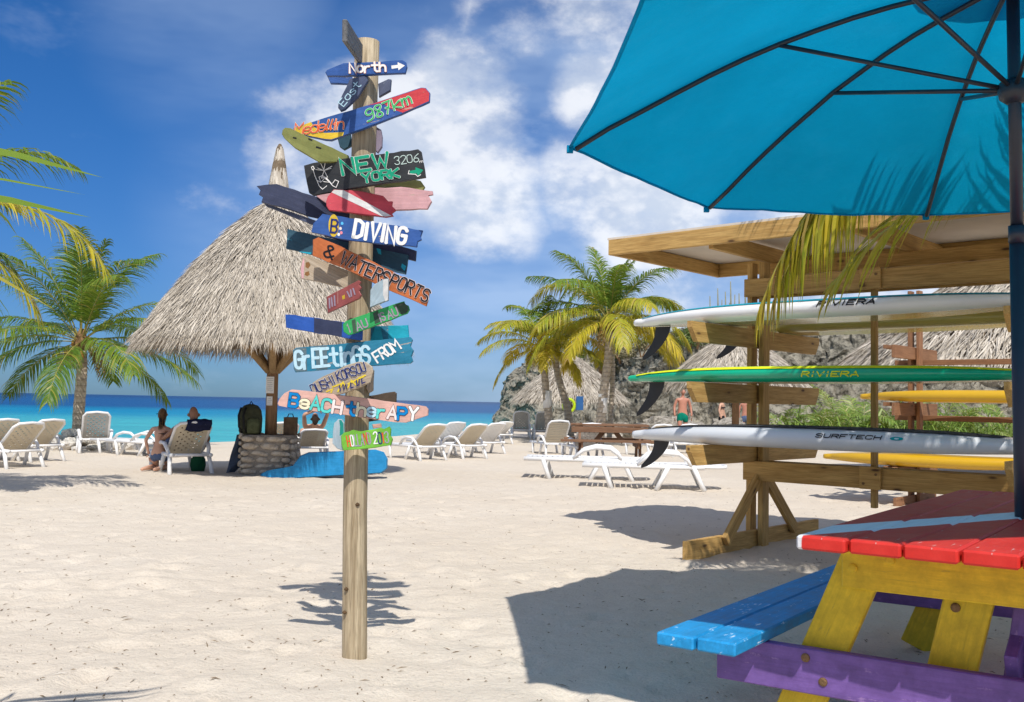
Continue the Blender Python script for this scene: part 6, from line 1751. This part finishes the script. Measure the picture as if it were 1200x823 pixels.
MAT['scrub_dry'] = m_leaf('dry_scrub_leaves', (0.14, 0.12, 0.06), (0.30, 0.26, 0.15), (0.4, 0.36, 0.26), .15, .8)
rb_ = random.Random(5); k = 0
wheres = ['above the central palms', 'near the roofline of the rack', 'on the slope left of the rack', 'high on the ridge', 'on the lower slope']
def surf_z(x, y, pts=v):
    return max((p.z for p in pts if abs(p.x - x) < .7 and abs(p.y - y) < .8), default=1.0)
cl_v = [Vector(p) for p in bpy.data.objects['cliff'].data.vertices[0:0]] or [Vector(q.co) for q in bpy.data.objects['cliff'].data.vertices]
for i in range(44):
    u = rb_.uniform(.28, 1.0); x, y, h = path_at(u); bk_ = rb_.uniform(.2, 1.0)
    back = .35 * h * bk_ + .6 + rb_.choice((0, 0, 3, 6)) * rb_.random()
    px_, py_ = x + back * .25, y + back
    z = surf_z(px_, py_, cl_v)
    sx = 600 + F_PX * px_ / py_
    where = 'over the central palms' if sx < 720 else ('between palms and rack' if sx < 880 else 'behind the rack')
    bush((px_, py_, z - .15), rb_.uniform(.5, 1.0), rb_.uniform(.4, .9), MAT['scrub'] if rb_.random() < .7 else MAT['scrub_dry'], 300 + i, 'low dry scrub bush on the rocky headland %s' % where, 620, .075)
cact = m_plain('grey_green_cactus', (.24, .24, .17), .8, .2, .2, 8)
for i, px in enumerate((832, 841, 850, 856, 866, 873, 879)):      # column cacti on the ridge
    Y = 50 + (i % 3) * 1.2; x = P(px, 345, Y).x; z = surf_z(x, Y, cl_v); top = P(px, (347, 338, 342, 330, 344, 336, 346)[i], Y).z
    r = empty('column_cactus', (x, Y, z - .3), 0, 'thin column cactus standing on the ridge left of the rack roof', 'cactus', 'column cacti on the ridge')
    hh = max(.9, top - z + .3)
    MB().tube([(0, 0, 0), (.03, 0, hh * .6), (0, 0, hh)], [.05, .05, .025], 8).build('stem', cact, r, True)
    MB().tube([(.02, 0, hh * .35), (.22, .05, hh * .45), (.24, .05, hh * .8)], [.035, .04, .025], 8).build('arm', cact, r, True)
# tumbled rocks at the cliff foot
for i in range(26):
    px = rb_.uniform(725, 905); Y = rb_.uniform(33, 41); x = P(px, 480, Y).x; s = rb_.uniform(.25, .8)
    o = add('boulder', stone_mesh(rb_.uniform(0, 99), s, s * .8, s * .65, 2, .5), MAT['rock_b'] if 'rock_b' in MAT else MAT.setdefault('rock_b', m_rock('boulder_rock', (.48, .43, .36), (.38, .34, .28), (.16, .14, .11), 2.5)), None, Matrix.Translation((x, Y, sand_z(x, Y) + s * .3)) @ Matrix.Rotation(rb_.uniform(0, 6), 4, 'Z'))
    tag(o, 'pale boulder tumbled at the foot of the headland between palms and rack post', 'boulder', 'boulders at the cliff foot')
# hanging blue and lime things under the far shelter
kb = empty('hanging_float', P(674, 474, 39.0), 0, 'blue float and lime ring hanging under the far shelter', 'float')
MB().box(V3(.18, 0, .05), (.28, .1, .55)).build('blue_float', m_plain('blue_foam', (.03, .11, .28), .7, .2, .1, 5), kb)
MB().tube([V3(-.25 + .22 * math.cos(a), -.08, -.05 + .25 * math.sin(a)) for a in np.linspace(0, 6.28, 17)], .06, 8, False).build('lime_ring', m_plain('lime_vinyl', (.45, .60, .01), .5, .4, .1, 5), kb, True)
